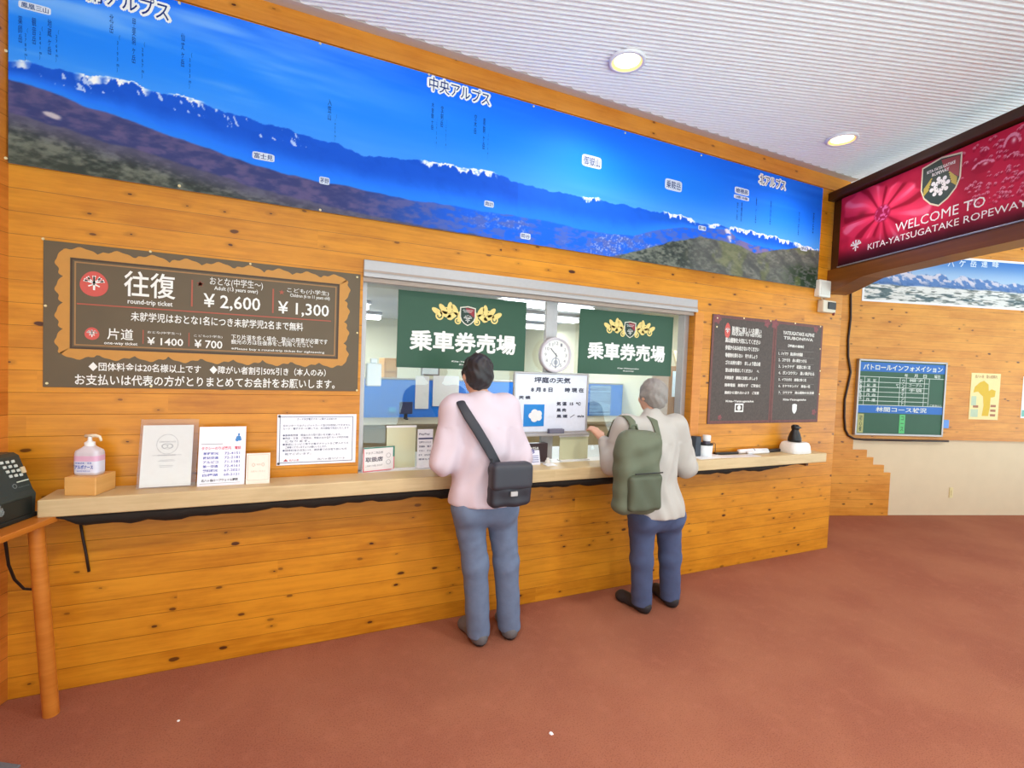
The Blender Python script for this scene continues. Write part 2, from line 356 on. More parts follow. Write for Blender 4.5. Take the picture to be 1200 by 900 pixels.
    def build(s, name, m, parent, pick=None, relax=1):
        V, Q = s.mesh()
        for _ in range(relax):
            acc = np.zeros_like(V); cnt = np.zeros(len(V))
            for a, b in ((0, 1), (1, 2), (2, 3), (3, 0)):
                np.add.at(acc, Q[:, a], V[Q[:, b]]); np.add.at(acc, Q[:, b], V[Q[:, a]]); np.add.at(cnt, Q[:, a], 1); np.add.at(cnt, Q[:, b], 1)
            V = V*.5+.5*acc/np.maximum(cnt, 1)[:, None]
        b = MB(); b.v = [tuple(x) for x in V]; b.f = [tuple(int(i) for i in q) for q in Q]; b.sm = [True]*len(Q)
        b.mi = [0]*len(Q) if pick is None else [int(i) for i in pick(V[Q].mean(1))]
        return b.build(name, m, parent)
# ================================================================ ROOM
CEIL = 3.43; WALL_L, WALL_R = -1.14, 4.66
pine = wood('pine_boards', (176, 104, 10), (222, 148, 36), .1, 0, 1.0)
pine_far = wood('pine_boards_far_wall', (190, 114, 28), (226, 156, 60), .095, -G, .8)
pine_left = wood('pine_boards_left_wall', (180, 100, 30), (218, 134, 52), .1, -math.radians(72.5), .8)
pine_plain = wood('pine_trim', (188, 108, 26), (218, 142, 50), 9.0, 0, .5, groove=0)
slab_wood = wood('pale_counter_wood', (190, 164, 120), (218, 194, 150), 9.0, 0, 0, groove=0, rough=.42)
M_white = mat('white_plastic', (236, 236, 238), .35); M_black = mat('black_plastic', (24, 24, 28), .35)
M_alu = mat('aluminium', (182, 178, 178), .4, .45); M_paper = mat('white_paper', (240, 240, 244), .6)
M_ink = mat('dark_ink', (40, 42, 56), .6); M_wletter = mat('white_print', (240, 240, 236), .5)
M_ceil = mat('ceiling_paint', (236, 238, 242), .6); M_cream = mat('cream_plaster', (220, 202, 170), .7, scale=6, var=.05)
M_pin = mat('brass_pin', (236, 220, 170), .35, .3)
GLASS = glass_mat('window_glass', (.95, .98, .98), .9); ACRYL = glass_mat('clear_acrylic', (.93, .96, .93), 1.0); FILM = glass_mat('clear_film', (.96, .96, .97), 1.3)

# floor
T = NT('red_brown_carpet'); pos = T.n('ShaderNodeNewGeometry').outputs['Position']
n1 = T.noise(pos, 1.6, 3); n2 = T.noise(pos, 160, 2); n3 = T.noise(pos, 14, 3)
c = T.mix(T.smooth(n1, .3, .7), lin((152, 94, 74)), lin((164, 106, 82))); c = T.mix(T.math('MULTIPLY', T.smooth(n2, .45, .8), .5), c, lin((100, 52, 42))); c = T.mix(T.math('MULTIPLY', T.smooth(n3, .5, .75), .25), c, lin((176, 112, 90)))
T.l(c, T.b.inputs['Base Color']); T.b.inputs['Roughness'].default_value = .95; T.b.inputs['Specular IOR Level'].default_value = .1; T.bump(n2, .5, .006); carpet = T.m
m = MB(); m.box(WORLD, (-3, -4.3, -.1), (10.2, 3.2, 0)); structure(m.build('floor', carpet))

# ticket wall with the window opening
OX0, OX1, OZ0, OZ1 = .363, 2.851, .875, 2.175; WT = .13
m = MB()
for lo, hi in (((WALL_L-.1, 0), (OX0, CEIL+.02)), ((OX1, 0), (WALL_R, CEIL+.02)), ((OX0, 0), (OX1, OZ0)), ((OX0, OZ1), (OX1, CEIL+.02))):
    m.box(WORLD, (lo[0], 0, lo[1]), (hi[0], WT, hi[1]))
structure(m.build('wall_front', pine))
m = MB(); m.box(WORLD, (WALL_R-.06, WT, 0), (WALL_R, 1.13, CEIL)); structure(m.build('wall_end', pine))
# left wall, running towards the viewer
LEFT = Fr((WALL_L, 0, 0), (math.sin(-G), math.cos(G), 0), (0, 0, 1), (math.cos(G), math.sin(G), 0))
m = MB(); m.box(LEFT, (-4.2, 0, -.12), (0, CEIL, 0)); structure(m.build('wall_left', pine_left))
# far wall: boards above, cream plaster below
_, LEDGE = hit(FAR, 1100, 515.5)
m = MB(); m.box(FAR, (-1.957, 0, -.14), (3.6, CEIL, -.03)); structure(m.build('wall_right', M_cream))
m = MB(); m.box(FAR, (-1.957, LEDGE, -.03), (3.6, CEIL, 0)); structure(m.build('trim_3', pine_far))
# stepped boards left of the cream plaster
m = MB(); zt = LEDGE
for u, v0, v1 in ((1000.3, 517, 527), (1016.6, 527, 536), (1024, 536, 545), (1036.5, 545, 554), (1044, 554, 606)):
    a, z1 = hit(FAR, u, v0); z0 = max(0, hit(FAR, u, v1)[1]); m.box(FAR, (-1.957, z0, -.03), (a, zt, -.004)); zt = z0
structure(m.build('trim_4', pine_far))
# ribbed ceiling: the ribs run parallel to the far wall
PITCHR = .0325
bm = bmesh.new(); prof = [(0, 0), (.42, 0), (.5, .0075), (.62, .0105), (.8, .0105), (.92, .0075)]
pts = [((k+t)*PITCHR, CEIL-h) for k in range(int(9.5/PITCHR)) for t, h in prof]
ro = FARP + GN*(-1.5); row = []
for dn, z in pts:
    p = ro + GN*dn; row.append((bm.verts.new(p-GU*11+Vector((0, 0, z))), bm.verts.new(p+GU*5+Vector((0, 0, z)))))
for (a, b), (c2, d2) in zip(row[:-1], row[1:]): bm.faces.new((a, b, d2, c2))
for co, no in (((0, -.075, 0), (0, 1, 0)), (FARP, -GN), (LEFT.O, -LEFT.N), ((0, -4.25, 0), (0, -1, 0)), ((9.6, 0, 0), (1, 0, 0))):
    if no == (0, 1, 0):        # stop at the flat margin along the ticket wall, but run on past the wall's end
        bmesh.ops.bisect_plane(bm, geom=bm.verts[:]+bm.edges[:]+bm.faces[:], plane_co=co, plane_no=no)
        bmesh.ops.bisect_plane(bm, geom=bm.verts[:]+bm.edges[:]+bm.faces[:], plane_co=(WALL_R, 0, 0), plane_no=(1, 0, 0))
        kill = [f for f in bm.faces if f.calc_center_median().y > -.075 and f.calc_center_median().x < WALL_R]; bmesh.ops.delete(bm, geom=kill, context='FACES')
    else: bmesh.ops.bisect_plane(bm, geom=bm.verts[:]+bm.edges[:]+bm.faces[:], plane_co=co, plane_no=no, clear_outer=True)
m = MB(); m.bm(bm); structure(m.build('ceiling', M_ceil))
m = MB(); m.box(WORLD, (-3, -4.3, CEIL+.004), (10.2, 3.2, CEIL+.1)); structure(m.build('ceiling_slab', M_ceil))
m = MB(); m.box(WORLD, (WALL_L, -.08, CEIL-.012), (WALL_R, 0, CEIL+.004)); structure(m.build('trim_1', mat('pale_grey_margin', (196, 186, 180), .7)))
m = MB(); m.box(WORLD, (WALL_L, -.012, 3.30), (WALL_R, 0, CEIL-.012)); structure(m.build('trim_2', pine_plain))

# office behind the window
M_off = mat('office_wall_cream', (216, 212, 184), .7); M_offc = mat('office_ceiling_white', (196, 198, 200), .7); M_offf = mat('office_floor_grey', (150, 150, 146), .6)
OFL, OFR, OFB, OFH = -.6, 4.5, 6.5, 2.42
m = MB(); m.box(WORLD, (OFL, WT, 0.0), (OFR, OFB, .02)); structure(m.build('office_floor', M_offf))
m = MB(); m.box(WORLD, (OFL, WT, OFH), (OFR, OFB, OFH+.1)); structure(m.build('office_ceiling', M_offc))
m = MB(); m.box(WORLD, (OFL-.1, OFB, 0), (OFR+.1, OFB+.1, OFH)); structure(m.build('wall_back', M_off))
m = MB(); m.box(WORLD, (OFL-.1, WT, 0), (OFL, OFB, OFH)); structure(m.build('wall_office_left', M_off))
m = MB(); m.box(WORLD, (OFR, WT, 0), (OFR+.1, OFB, OFH)); structure(m.build('wall_office_right', M_off))
M_tube = mat('lit_tube', (250, 252, 255), .5, emit=TUBE_EMIT)
def tube_light(x, y, label):
    t = thing('ceiling_tube_light', label, 'ceiling light', (x, y, OFH-.11), 'tube lights on the office ceiling')
    b = MB(); b.prism(Fr((x-.62, y, OFH), (0, 1, 0), (0, 0, 1), (1, 0, 0)), [(-.05, 0), (-.11, -.05), (.11, -.05), (.05, 0)], 0, 1.24); b.build('housing', M_white, t)
    for dy in (-.06, .06):
        b = MB(); b.cyl((x-.59, y+dy, OFH-.095), (x+.59, y+dy, OFH-.095), .024, n=12); b.build('tube', M_tube, t)
    L = bpy.data.lights.new('office_tube', 'AREA'); L.shape = 'RECTANGLE'; L.size = 1.2; L.size_y = .2; L.energy = OFFICE_W; L.color = (.95, .98, 1)
    lo = bpy.data.objects.new('office_tube', L); COL.objects.link(lo); lo.location = (x, y, OFH-.125)
for x, y, nm in ((-.05, 2.6, 'fluorescent tube light left of the larger green sign, behind the glass, nearest row'), (.35, 4.0, 'fluorescent tube light left of the larger green sign, behind the glass, middle row'), (.75, 5.5, 'fluorescent tube light left of the larger green sign, behind the glass, far row'), (2.75, 2.2, 'twin fluorescent tube light between the two green signs, front row'), (3.35, 3.5, 'twin fluorescent tube light between the two green signs, middle row'), (3.7, 5.0, 'twin fluorescent tube light between the two green signs, back row'), (4.05, 1.2, 'tube light seen right of the smaller green sign behind the glass')):
    tube_light(x, y, nm)

# sliding window in the ticket wall
win = bpy.data.objects.new('window_1', None); COL.objects.link(win); win.location = (1.6, .06, .955); ORG[win] = Vector(win.location); structure(win)
GY = .095
m = MB(); m.box(WORLD, (OX0, -.012, 2.09), (OX1+.02, .12, OZ1), .004); m.box(WORLD, (OX0, -.02, 2.078), (OX1+.02, -.004, 2.1), .002); m.box(WORLD, (OX0, .02, 2.06), (OX1, .12, 2.09), .002); m.build('track', M_alu, win); m = MB(); m.box(WORLD, (OX0, -.0145, 2.105), (OX1+.02, -.011, 2.118), .001); m.box(WORLD, (OX0, .0, 2.052), (OX1, .018, 2.078), .001); m.build('track_lip', mat('track_beige', (168, 150, 138), .5, .2), win)
stx = hit(my(GY), 645, 420)[0]
m = MB(); m.box(WORLD, (OX0, .05, .96), (OX0+.03, .12, 2.09), .002); m.build('stile', M_alu, win)
m = MB(); m.box(WORLD, (OX1-.045, .05, .96), (OX1, .12, 2.09), .002); m.build('stile', M_alu, win)
m = MB(); m.box(WORLD, (stx-.05, GY-.012, .96), (stx-.003, GY+.02, 2.09), .002); m.build('stile', M_alu, win)
m = MB(); m.box(WORLD, (stx+.004, GY+.008, .96), (stx+.05, GY+.035, 2.09), .002); m.build('stile', M_alu, win)
m = MB(); m.box(WORLD, (OX0+.03, GY, .958), (stx-.05, GY+.005, 2.09)); m.build('glass_pane', GLASS, win)
m = MB(); m.box(WORLD, (stx+.05, GY+.018, .958), (OX1-.045, GY+.023, 2.09)); m.build('glass_pane', GLASS, win)
m = MB(); m.box(WORLD, (OX0, 0.002, .875), (OX1, .62, .953), .003); m.build('inner_worktop', mat('white_worktop', (232, 232, 228), .35), win)
m = MB(); m.box(WORLD, (OX1+.0, -.016, .956), (OX1+.085, .0, 2.078), .003); m.build('casing', pine_plain, win)

# beam that carries the welcome sign
BEAM = Fr((4.42, 0, 0), GN, (0, 0, 1), -GU); BL = 4.6
zb = hit(BEAM, 982.5, 312.4)[1]; zt = hit(BEAM, 986.5, 233.3)[1]
M_bdark = wood('dark_stained_beam', (46, 24, 12), (72, 38, 18), 9, 0, .1, groove=0, rough=.4); M_bred = wood('red_brown_beam', (92, 52, 18), (128, 76, 28), 9, 0, .1, groove=0, rough=.35)
ztop = max(hit(BEAM, 968.7, 232)[1], zt+.03)+.01
m = MB(); m.box(BEAM, (0, zb-.02, -.2), (BL, ztop, -.03)); bo = structure(m.build('beam', M_bdark))
m = MB(); m.box(BEAM, (0, zt+.012, -.03), (BL, ztop, .05), .006); m.build('top_rail', M_bdark, bo)
low = [hit(BEAM, u, v) for u, v in ((975, 342), (987, 336), (998, 330), (1010, 324), (1030, 318.5), (1064.6, 310.6))]
a_, z_ = low[-1]; zflat = hit(BEAM, 1160, 288.5)[1]
out = [(0, low[0][1]-.01)] + [p for p in low if p[0] > .01] + [(1.1, zflat), (BL, zflat), (BL, zb-.012), (0, zb-.012)]
m = MB(); m.prism(BEAM, out, -.2, .0); m.build('haunch', M_bred, bo)
# ================================================================ SIGNS
def Zm(x0, y0, s): return lambda x, y: (x0+x/s, y0+y/s)      # reading a position off an enlarged crop of the photograph
def flower_mark(b, fr, c, r, d, w):
    """white alpine flower: short petals fanning from a stem"""
    cx, cy = c
    b.stroke(fr, [(cx, cy-.75*r), (cx, cy+.45*r)], w*1.3, d); b.stroke(fr, [(cx-.5*r, cy-.35*r), (cx, cy-.1*r), (cx+.5*r, cy-.35*r)], w, d)
    for an in (-70, -38, 0, 38, 70):
        a = math.radians(90+an); L = .72*r; e = (cx+math.cos(a)*L, cy+.05*r+math.sin(a)*L*.75); b.stroke(fr, [(cx, cy), e], w, d)
        b.disc(fr, e, .13*r, .15*r, d, 10)
        for q in (-.5, .5): b.stroke(fr, [e, (e[0]+math.cos(a+q)*.26*r, e[1]+math.sin(a+q)*.26*r)], w*.9, d)
def egg(c, rx, ry, n=32): return [(c[0]+rx*math.cos(2*math.pi*i/n)*(1-.10*math.sin(2*math.pi*i/n)), c[1]+ry*math.sin(2*math.pi*i/n)) for i in range(n)]
def shield(c, w, h):
    x, y = c; return [(x-w, y+h*.86), (x, y+h), (x+w, y+h*.86), (x+w, y-.1*h), (x+.82*w, y-.48*h), (x+.45*w, y-.8*h), (x, y-h), (x-.45*w, y-.8*h), (x-.82*w, y-.48*h), (x-w, y-.1*h)]
def pins(fr, pts, parent, d=.0, r=.008, m=None):
    for a, b_ in pts:
        b = MB(); b.cyl(fr.p(a, b_, d), fr.p(a, b_, d+.004), r, r*.7, 10); b.build('pin', m or M_pin, parent)

# ---- mountain panorama mural
mx0, mx1 = -1.135, hit(MAIN, 959, 280)[0]; mz0 = (hit(MAIN, 6, 190)[1]+hit(MAIN, 955, 339)[1]+hit(MAIN, 600, 283.7)[1])/3; mz1 = (hit(MAIN, 600, 116.5)[1]+hit(MAIN, 961, 221)[1])/2
mural = thing('panorama_mural', 'long blue mountain panorama printed across the top of the ticket wall', 'mural', ((mx0+mx1)/2, 0, mz0))
m = MB(); m.box(MAIN, (mx0, mz0, .012), (mx1, mz1, .015)); m.build('panel', mat('mural_backing', (60, 90, 150), .5), mural)
def line(pts): p = sorted(hit(MAIN, *k) for k in pts); return np.array([q[0] for q in p]), np.array([q[1] for q in p])
RID = line([(-20, 72), (5, 74), (30, 76), (60, 82), (95, 91), (130, 93), (160, 101), (172, 107), (205, 113), (232, 119), (260, 131), (297, 142), (320, 148), (345, 156), (380, 166), (400, 172), (425, 183), (440, 184), (480, 187), (500, 190), (530, 196), (575, 203), (600, 213), (650, 226), (690, 233), (740, 243), (775, 249), (800, 255), (815, 261), (850, 266), (880, 272), (920, 283), (957, 294)])
MID = line([(-20, 84), (5, 92), (60, 108), (100, 124), (150, 141), (200, 160), (250, 176), (300, 195), (330, 204), (420, 222), (500, 237), (600, 252), (700, 272), (740, 276), (770, 270), (800, 266), (828, 267), (845, 269), (850, 268), (862, 279), (880, 287), (900, 291), (960, 303)])
FOO = line([(-20, 124), (5, 130), (60, 146), (140, 170), (220, 194), (300, 219), (360, 235), (420, 250), (480, 262), (560, 275), (600, 284), (660, 293), (705, 302), (740, 294), (780, 284), (820, 277), (845, 281), (868, 289), (885, 297), (905, 293), (930, 290), (957, 293)])
SNOW = [hit(MAIN, u, 150)[0] for u in ()]
snowx = [[hit(MAIN, u, v)[0] for u, v in q] for q in (((20, 76), (36, 76)), ((93, 91), (122, 95)), ((122, 93), (175, 106)), ((200, 112), (238, 119)), ((493, 190), (580, 203)), ((681, 232), (702, 235)), ((776, 249), (813, 260)), ((828, 262), (842, 266)), ((852, 267), (925, 285)), ((928, 287), (957, 295)))]
def mural_fn(A, B):
    t = (B-mz0)/(mz1-mz0); s = (A-mx0)/(mx1-mx0); one = np.ones_like(A)
    def flat(col): return np.broadcast_to(np.array(col, float), A.shape+(3,))
    sky = mixc(flat((88, 158, 252)), (30, 126, 250), sst(t, .30, .70)); sky = mixc(sky, (24, 96, 222), sst(t, .70, 1.05)*.8)
    sky = mixc(sky, (14, 88, 214), sst(s, .62, 1.0)*.6*sst(t, .4, .8)); sky = mixc(sky, (128, 178, 246), sst(.42-s, 0, .35)*sst(fbm(A*1.2+B*2, B*9, 4, 3), .40, .75)*.8); sky = mixc(sky, (40, 130, 248), sst(fbm(A*.8, B*12, 3, 13), .5, .8)*.4)
    rz = np.interp(A, *RID)+.030*(fbm(A*20, one, 5, 5)-.5); md = np.interp(A, *MID)+.02*(fbm(A*8, one*7, 4, 6)-.5); fo = np.interp(A, *FOO)+.02*(fbm(A*14, one*3, 4, 9)-.5)
    c = sky; below = sst(rz-B, -.002, .003); depth = np.clip((rz-B)/np.maximum(rz-md, .02), 0, 1)
    far = mixc(flat((24, 84, 200)), (40, 124, 250), sst(depth, .35, 1.0)); far = mixc(far, (18, 74, 186), sst(fbm(A*16+B*8, B*22, 4, 11), .45, .75)*.45*(1-depth)); far = mixc(far, (34, 116, 236), (s > .45)*.25)
    c = c*(1-below[..., None])+far*below[..., None]
    sn = np.zeros_like(A); dz = rz-B
    for x0, x1 in snowx:
        w = sst(A, x0-.02, x0+.03)*sst(-A, -x1-.02, -x1+.03); th = .034*sst(fbm(A*40, one*2, 4, 21), .25, .75)
        sn = np.maximum(sn, w*sst(th-dz, 0, .006)*(dz > -.006)*(.55+.45*sst(fbm(A*70, B*70, 2, 22), .25, .55)))
    sn = np.maximum(sn, (dz > 0)*(dz < .07)*(s < .22)*sst(fbm(A*70+B*25, B*22, 3, 31), .66, .74)*.65)
    c = mixc(c, (244, 246, 250), np.clip(sn, 0, 1))
    n = fbm(A*20, B*46, 5, 41); mcL = mixc(flat((58, 64, 112)), (92, 84, 124), sst(n, .3, .75)); mcR = mixc(flat((26, 96, 226)), (70, 100, 190), sst(n, .42, .66)); wR = sst(s, .24, .42); mc = mcL*(1-wR[..., None])+mcR*wR[..., None]
    town = sst(s, .34, .5)*(s < .84)*sst(fbm(A*4, B*16, 3, 8), .42, .62); mc = mixc(mc, (176, 196, 236), town*sst(fbm(A*90, B*110, 2, 51), .60, .74)*.8); mc = mixc(mc, (96, 96, 150), town*.35)
    mc = mixc(mc, (126, 108, 152), sst(s, .74, .84)*sst(n, .30, .62)*.85); pk = hit(MAIN, 850, 268); mc = mixc(mc, (232, 220, 226), sst(.05-abs(A-pk[0]-.5*(pk[1]-B))-.25*(pk[1]-B), 0, .03)*.85*sst(n, .3, .5))
    bm_ = sst(md-B, 0, .010); c = c*(1-bm_[..., None])+mc*bm_[..., None]
    f = fbm(A*34+B*10, B*70, 5, 61); f2 = fbm(A*5, B*16, 4, 62); fc = mixc(flat((52, 58, 56)), (112, 116, 106), sst(.6*f+.4*f2, .34, .70)); fc = mixc(fc, (88, 84, 116), sst(-(fo-B), -.11, -.01)*.75*(s < .6)); fc = mixc(fc, (70, 74, 60), sst(fo-B, .08, .25)*(s < .5)*.5)
    right = sst(s, .7, .74); fc = mixc(fc, (118, 116, 112), right*.5); dkr = sst(np.sin(A*26+B*40)+2*fbm(A*9, B*9, 3, 64)-1, .2, 1.1)*right; fc = mixc(fc, (72, 74, 74), dkr*.55)
    fc = mixc(fc, (34, 50, 32), sst(s, .89, .97)*sst(fo-B, .10, .20)*sst(f, .3, .6)*.95); fc = mixc(fc, (120, 126, 66), right*sst(fbm(A*7, B*7, 3, 71), .56, .74)*.35)
    bf = sst(fo-B, 0, .014); c = c*(1-bf[..., None])+fc*bf[..., None]
    q0 = hit(MAIN, 63, 137); return mixc(c, (196, 186, 190), sst(1-np.hypot((A-q0[0])/.04, (B-q0[1]+.2*(A-q0[0]))/.016)+.5*(f-.5), 0, .5)*.9)
painted('mountain_print', MAIN, mx0, mz0, mx1, mz1, 1250, 200, mural_fn, .0158, mural, gain=1.05)
LAB = MB(); LABW = MB(); LABB = MB()
d1, d2, d3 = .0166, .0172, .0178
def outlined(body, u0, v0, u1, v1, dx=0):
    a0, b0, a1, b1 = rect(MAIN, u0, v0, u1, v1); LABW = MB()
    for k in range(8):
        e = (b1-b0)*.11; ox_, oz_ = e*math.cos(k*math.pi/4), e*math.sin(k*math.pi/4); LABW.text(MAIN, body, a0+ox_, b0+oz_, a1+ox_, b1+oz_, d1+k*.00002, .012)
    LAB.textpx(MAIN, body, u0+1, v0, u1-1, v1, d2, .004); LABW.build('label_outline', M_wletter, mural)
outlined('南アルプス', 103, 3, 200, 7); outlined('中央アルプス', 501, 107, 574, 111); outlined('北アルプス', 887, 216, 919, 213)
def plate(body, u, v, w, h, dark=True):
    c0 = hit(MAIN, u, v); hw = (hit(MAIN, u+w/2, v)[0]-hit(MAIN, u-w/2, v)[0])/2; hh = (hit(MAIN, u, v-h/2)[1]-hit(MAIN, u, v+h/2)[1])/2
    LABB = MB(); LABB.prism(MAIN, [(c0[0]+hw*math.copysign(abs(math.cos(a))**.35, math.cos(a)), c0[1]+hh*math.copysign(abs(math.sin(a))**.35, math.sin(a))) for a in [2*math.pi*k/28 for k in range(28)]], d1-.0006, d1)
    LABB.build('label_plate', mat('label_white', (214, 222, 238), .7, spec=.08), mural)
    if body: LAB.text(MAIN, body, c0[0]-hw*.84, c0[1]-hh*.7, c0[0]+hw*.84, c0[1]+hh*.7, d2, .0); LAB.text(MAIN, body, c0[0]-hw*.83, c0[1]-hh*.68, c0[0]+hw*.85, c0[1]+hh*.72, d2+.0001, .0)
for q in (('鳳凰三山', 43, 12, 38, 9), ('富士見', 309, 185, 26, 9), ('茅野', 380, 213, 12, 8.5), ('諏訪', 572, 240, 11, 7), ('御嶽山', 692, 190.5, 23, 14), ('乗鞍岳', 787.5, 218, 20, 13), ('槍穂高', 867.5, 225, 17, 8), ('連峰', 867, 232.5, 18, 4.5), ('岡谷', 614.5, 277.5, 12, 7), ('霧ヶ峰', 821, 268, 9, 5.5), ('蓼科', 940, 292, 8, 5)): plate(*q)
def vert(body, u, v0, v1, w=5): LAB.textpx(MAIN, '\n'.join(body), u-w/2, v1, u+w/2, v0, d1, .0)
for q in (('薬師岳', 26, 22, 52), ('（2780m）', 33, 36, 74, 4), ('観音岳', 42, 24, 54), ('（2841m）', 50, 34, 72, 4), ('地蔵ヶ岳', 60, 26, 66), ('（2764m）', 69, 38, 75, 4), ('北岳', 132, 20, 41), ('（3193m）', 140, 44, 87, 4), ('甲斐駒ヶ岳', 158, 25, 76), ('（2967m）', 169, 52, 94, 4), ('仙丈ヶ岳', 215, 42, 80), ('（3033m）', 224, 64, 106, 4), ('入笠山', 386, 118, 142), ('（1955m）', 393, 136, 167, 3), ('木曽駒ヶ岳', 506, 122, 153, 4), ('（2956m）', 511, 138, 176, 2.5), ('宝剣岳', 517, 126, 150, 4), ('（2931m）', 522, 142, 178, 2.5), ('空木岳', 556, 136, 158, 4), ('南駒ヶ岳', 566, 140, 176, 4), ('（2864m）', 571, 152, 188, 2.5), ('笠ヶ岳', 862, 238, 258, 3), ('奥穂高岳', 867, 238, 260, 3), ('槍ヶ岳', 884, 232, 262, 3), ('常念岳', 901, 236, 264, 3), ('大天井岳', 934, 248, 276, 3), ('燕岳', 951, 250, 274, 3)): vert(*q)
LAB.build('lettering', mat('mural_navy_ink', (30, 54, 120), .7, spec=.08), mural)
pins(MAIN, [hit(MAIN, u, v) for u, v in ((9, 62), (9, 187), (211, 219), (375, 247), (77, -8), (211, 6), (375, 53), (502, 89), (624, 126), (731, 157), (820, 183))], mural, .0158, .007)

# ---- brown ticket price board
px0, pz0, px1, pz1 = quad(MAIN, (48.4, 279), (421.6, 323.3), (419.5, 459.4), (53.8, 452.2))
board = thing('ticket_price_board', 'brown ticket price board with wavy ochre frame left of the window', 'sign board', ((px0+px1)/2, 0, pz0))
m = MB(); m.box(MAIN, (px0, pz0, 0), (px1, pz1, .006), .001); m.build('panel', mat('board_brown', (96, 80, 56), .5, var=.1, scale=9), board)
ZA = Zm(40, 270, 4.5); ZB = Zm(220, 280, 4.737)
ox0, oz0, ox1, oz1 = quad(MAIN, ZA(150, 120), ZB(868, 232), ZB(862, 690), ZA(165, 640)); ix0, iz0, ix1, iz1 = quad(MAIN, ZA(185, 138), ZB(838, 255), ZB(838, 672), ZA(198, 618))
def scallop(x0, z0, x1, z1, amp, n):
    o = []
    def side(p, q, k, nx, nz):
        for i in range(n):
            t = i/n; ph = (t*k) % 1; w = amp*(math.sin(math.pi*ph)**.8*(1-.25*ph)+.25*math.sin(5*math.pi*ph)*ph)-amp*.35; o.append((p[0]+(q[0]-p[0])*t+nx*w, p[1]+(q[1]-p[1])*t+nz*w))
    side((x0, z0), (x1, z0), 9, 0, -1); side((x1, z0), (x1, z1), 4, 1, 0); side((x1, z1), (x0, z1), 9, 0, 1); side((x0, z1), (x0, z0), 4, -1, 0); return o
def rectloop(x0, z0, x1, z1, n):
    o = []
    for p, q in (((x0, z0), (x1, z0)), ((x1, z0), (x1, z1)), ((x1, z1), (x0, z1)), ((x0, z1), (x0, z0))): o += [(p[0]+(q[0]-p[0])*i/n, p[1]+(q[1]-p[1])*i/n) for i in range(n)]
    return o
N_ = 120; m = MB(); m.ring(MAIN, scallop(ox0-.012, oz0-.012, ox1+.012, oz1+.012, .030, N_), rectloop(ix0, iz0, ix1, iz1, N_), .0072); m.build('ornate_frame', mat('board_ochre', (196, 138, 58), .5), board)
m = MB(); m.frame(MAIN, ix0+.002, iz0+.002, ix1-.002, iz1-.002, .007, .0078); m.build('inner_line', mat('board_dark_line', (70, 46, 26), .5), board)
m = MB(); m.frame(MAIN, ix0+.016, iz0+.016, ix1-.016, iz1-.016, .006, .0078); m.build('inner_line', mat('board_tan_line', (160, 118, 70), .5), board)
m = MB(); c1 = hit(MAIN, 111, 333); c2 = hit(MAIN, 108.5, 391)
m.poly(MAIN, egg(c1, .052, .058), .0078); re1 = m.build('red_emblem', mat('emblem_red', (206, 84, 74), .5), board); m = MB(); m.poly(MAIN, egg(c2, .027, .029), .0078); re2 = m.build('red_emblem', mat('emblem_red', (206, 84, 74), .5), board)
m = MB(); flower_mark(m, MAIN, (c1[0], c1[1]+.003), .042, .0086, .006); m.build('flower_mark', M_wletter, re1); m = MB(); flower_mark(m, MAIN, c2, .021, .0086, .0032); m.build('flower_mark', M_wletter, re2)
m = MB(); d = .0078
def pt(*k): return hit(MAIN, *k)
for p, q in ((ZA(228, 380), ZB(795, 463)),):
    a, b_ = pt(*p), pt(*q); zc = (a[1]+b_[1])/2; m.stroke(MAIN, [(a[0], zc), (b_[0], zc)], .006, d)
for p, q, w in ((ZA(834, 262), ZA(834, 402), .007), (ZB(474, 278), ZB(474, 412), .007), (ZA(577, 525), ZA(577, 598), .004), (ZA(818, 540), ZA(818, 612), .004)):
    a, b_ = pt(*p), pt(*q); x = (a[0]+b_[0])/2; m.stroke(MAIN, [(x, a[1]), (x, b_[1])], w, d)
for p, r in ((ZA(878, 283), .016), (ZB(70, 252), .016), (ZB(522, 297), .015)):
    cx, cz = pt(*p)
    m.poly(MAIN, [(cx+r*(1 if k % 2 == 0 else .38)*math.cos(math.radians(90+36*k)), cz+r*(1 if k % 2 == 0 else .38)*math.sin(math.radians(90+36*k))) for k in range(10)], d)
m.build('ruling', mat('board_red_line', (170, 84, 62), .5), board)
m = MB(); d = .0082
def tA(body, x0, y0, x1, y1, bold=.0, Z=ZA): m.textpx(MAIN, body, *Z(x0, y0), *Z(x1, y1), d, bold, dd=0)
tA('往復', 476, 346, 748, 236, .012); tA('round-trip ticket', 496, 394, 732, 378, .012)
tA('おとな(中学生～)', 124, 262, 418, 238, .0, ZB); tA('Adult (13 years over)', 148, 290, 390, 284, .01, ZB); tA('¥ 2,600', 88, 390, 404, 328, .012, ZB)
tA('こども(小学生)', 552, 300, 783, 292, .0, ZB); tA('Children (6 to 11 years old)', 568, 327, 788, 323, .008, ZB); tA('¥ 1,300', 500, 424, 784, 368, .012, ZB)
a = pt(*ZA(512, 478)); b_ = pt(*ZB(640, 492)); m.text(MAIN, '未就学児はおとな1名につき未就学児2名まで無料', a[0], a[1], b_[0], a[1]+.045, d, .012)
tA('片道', 388, 575, 526, 522, .008); tA('one-way ticket', 372, 605, 548, 592, .012); tA('おとな(中学生～)', 600, 545, 776, 545-6, .0)
tA('¥ 1400', 598, 603, 788, 572, .014); tA('こども(小学生)', 36, 545, 194, 538, .0, ZB); tA('¥ 700', 38, 604, 194, 566, .014, ZB)
tA('下り片道を歩く場合、登山の用意が必要です', 242, 560, 776, 558, .008, ZB); tA('観光の方は往復券をご利用ください。', 242, 583, 694, 581, .008, ZB); tA('※Please buy a round-trip ticket for sightseeing', 242, 618, 758, 625, .008, ZB)
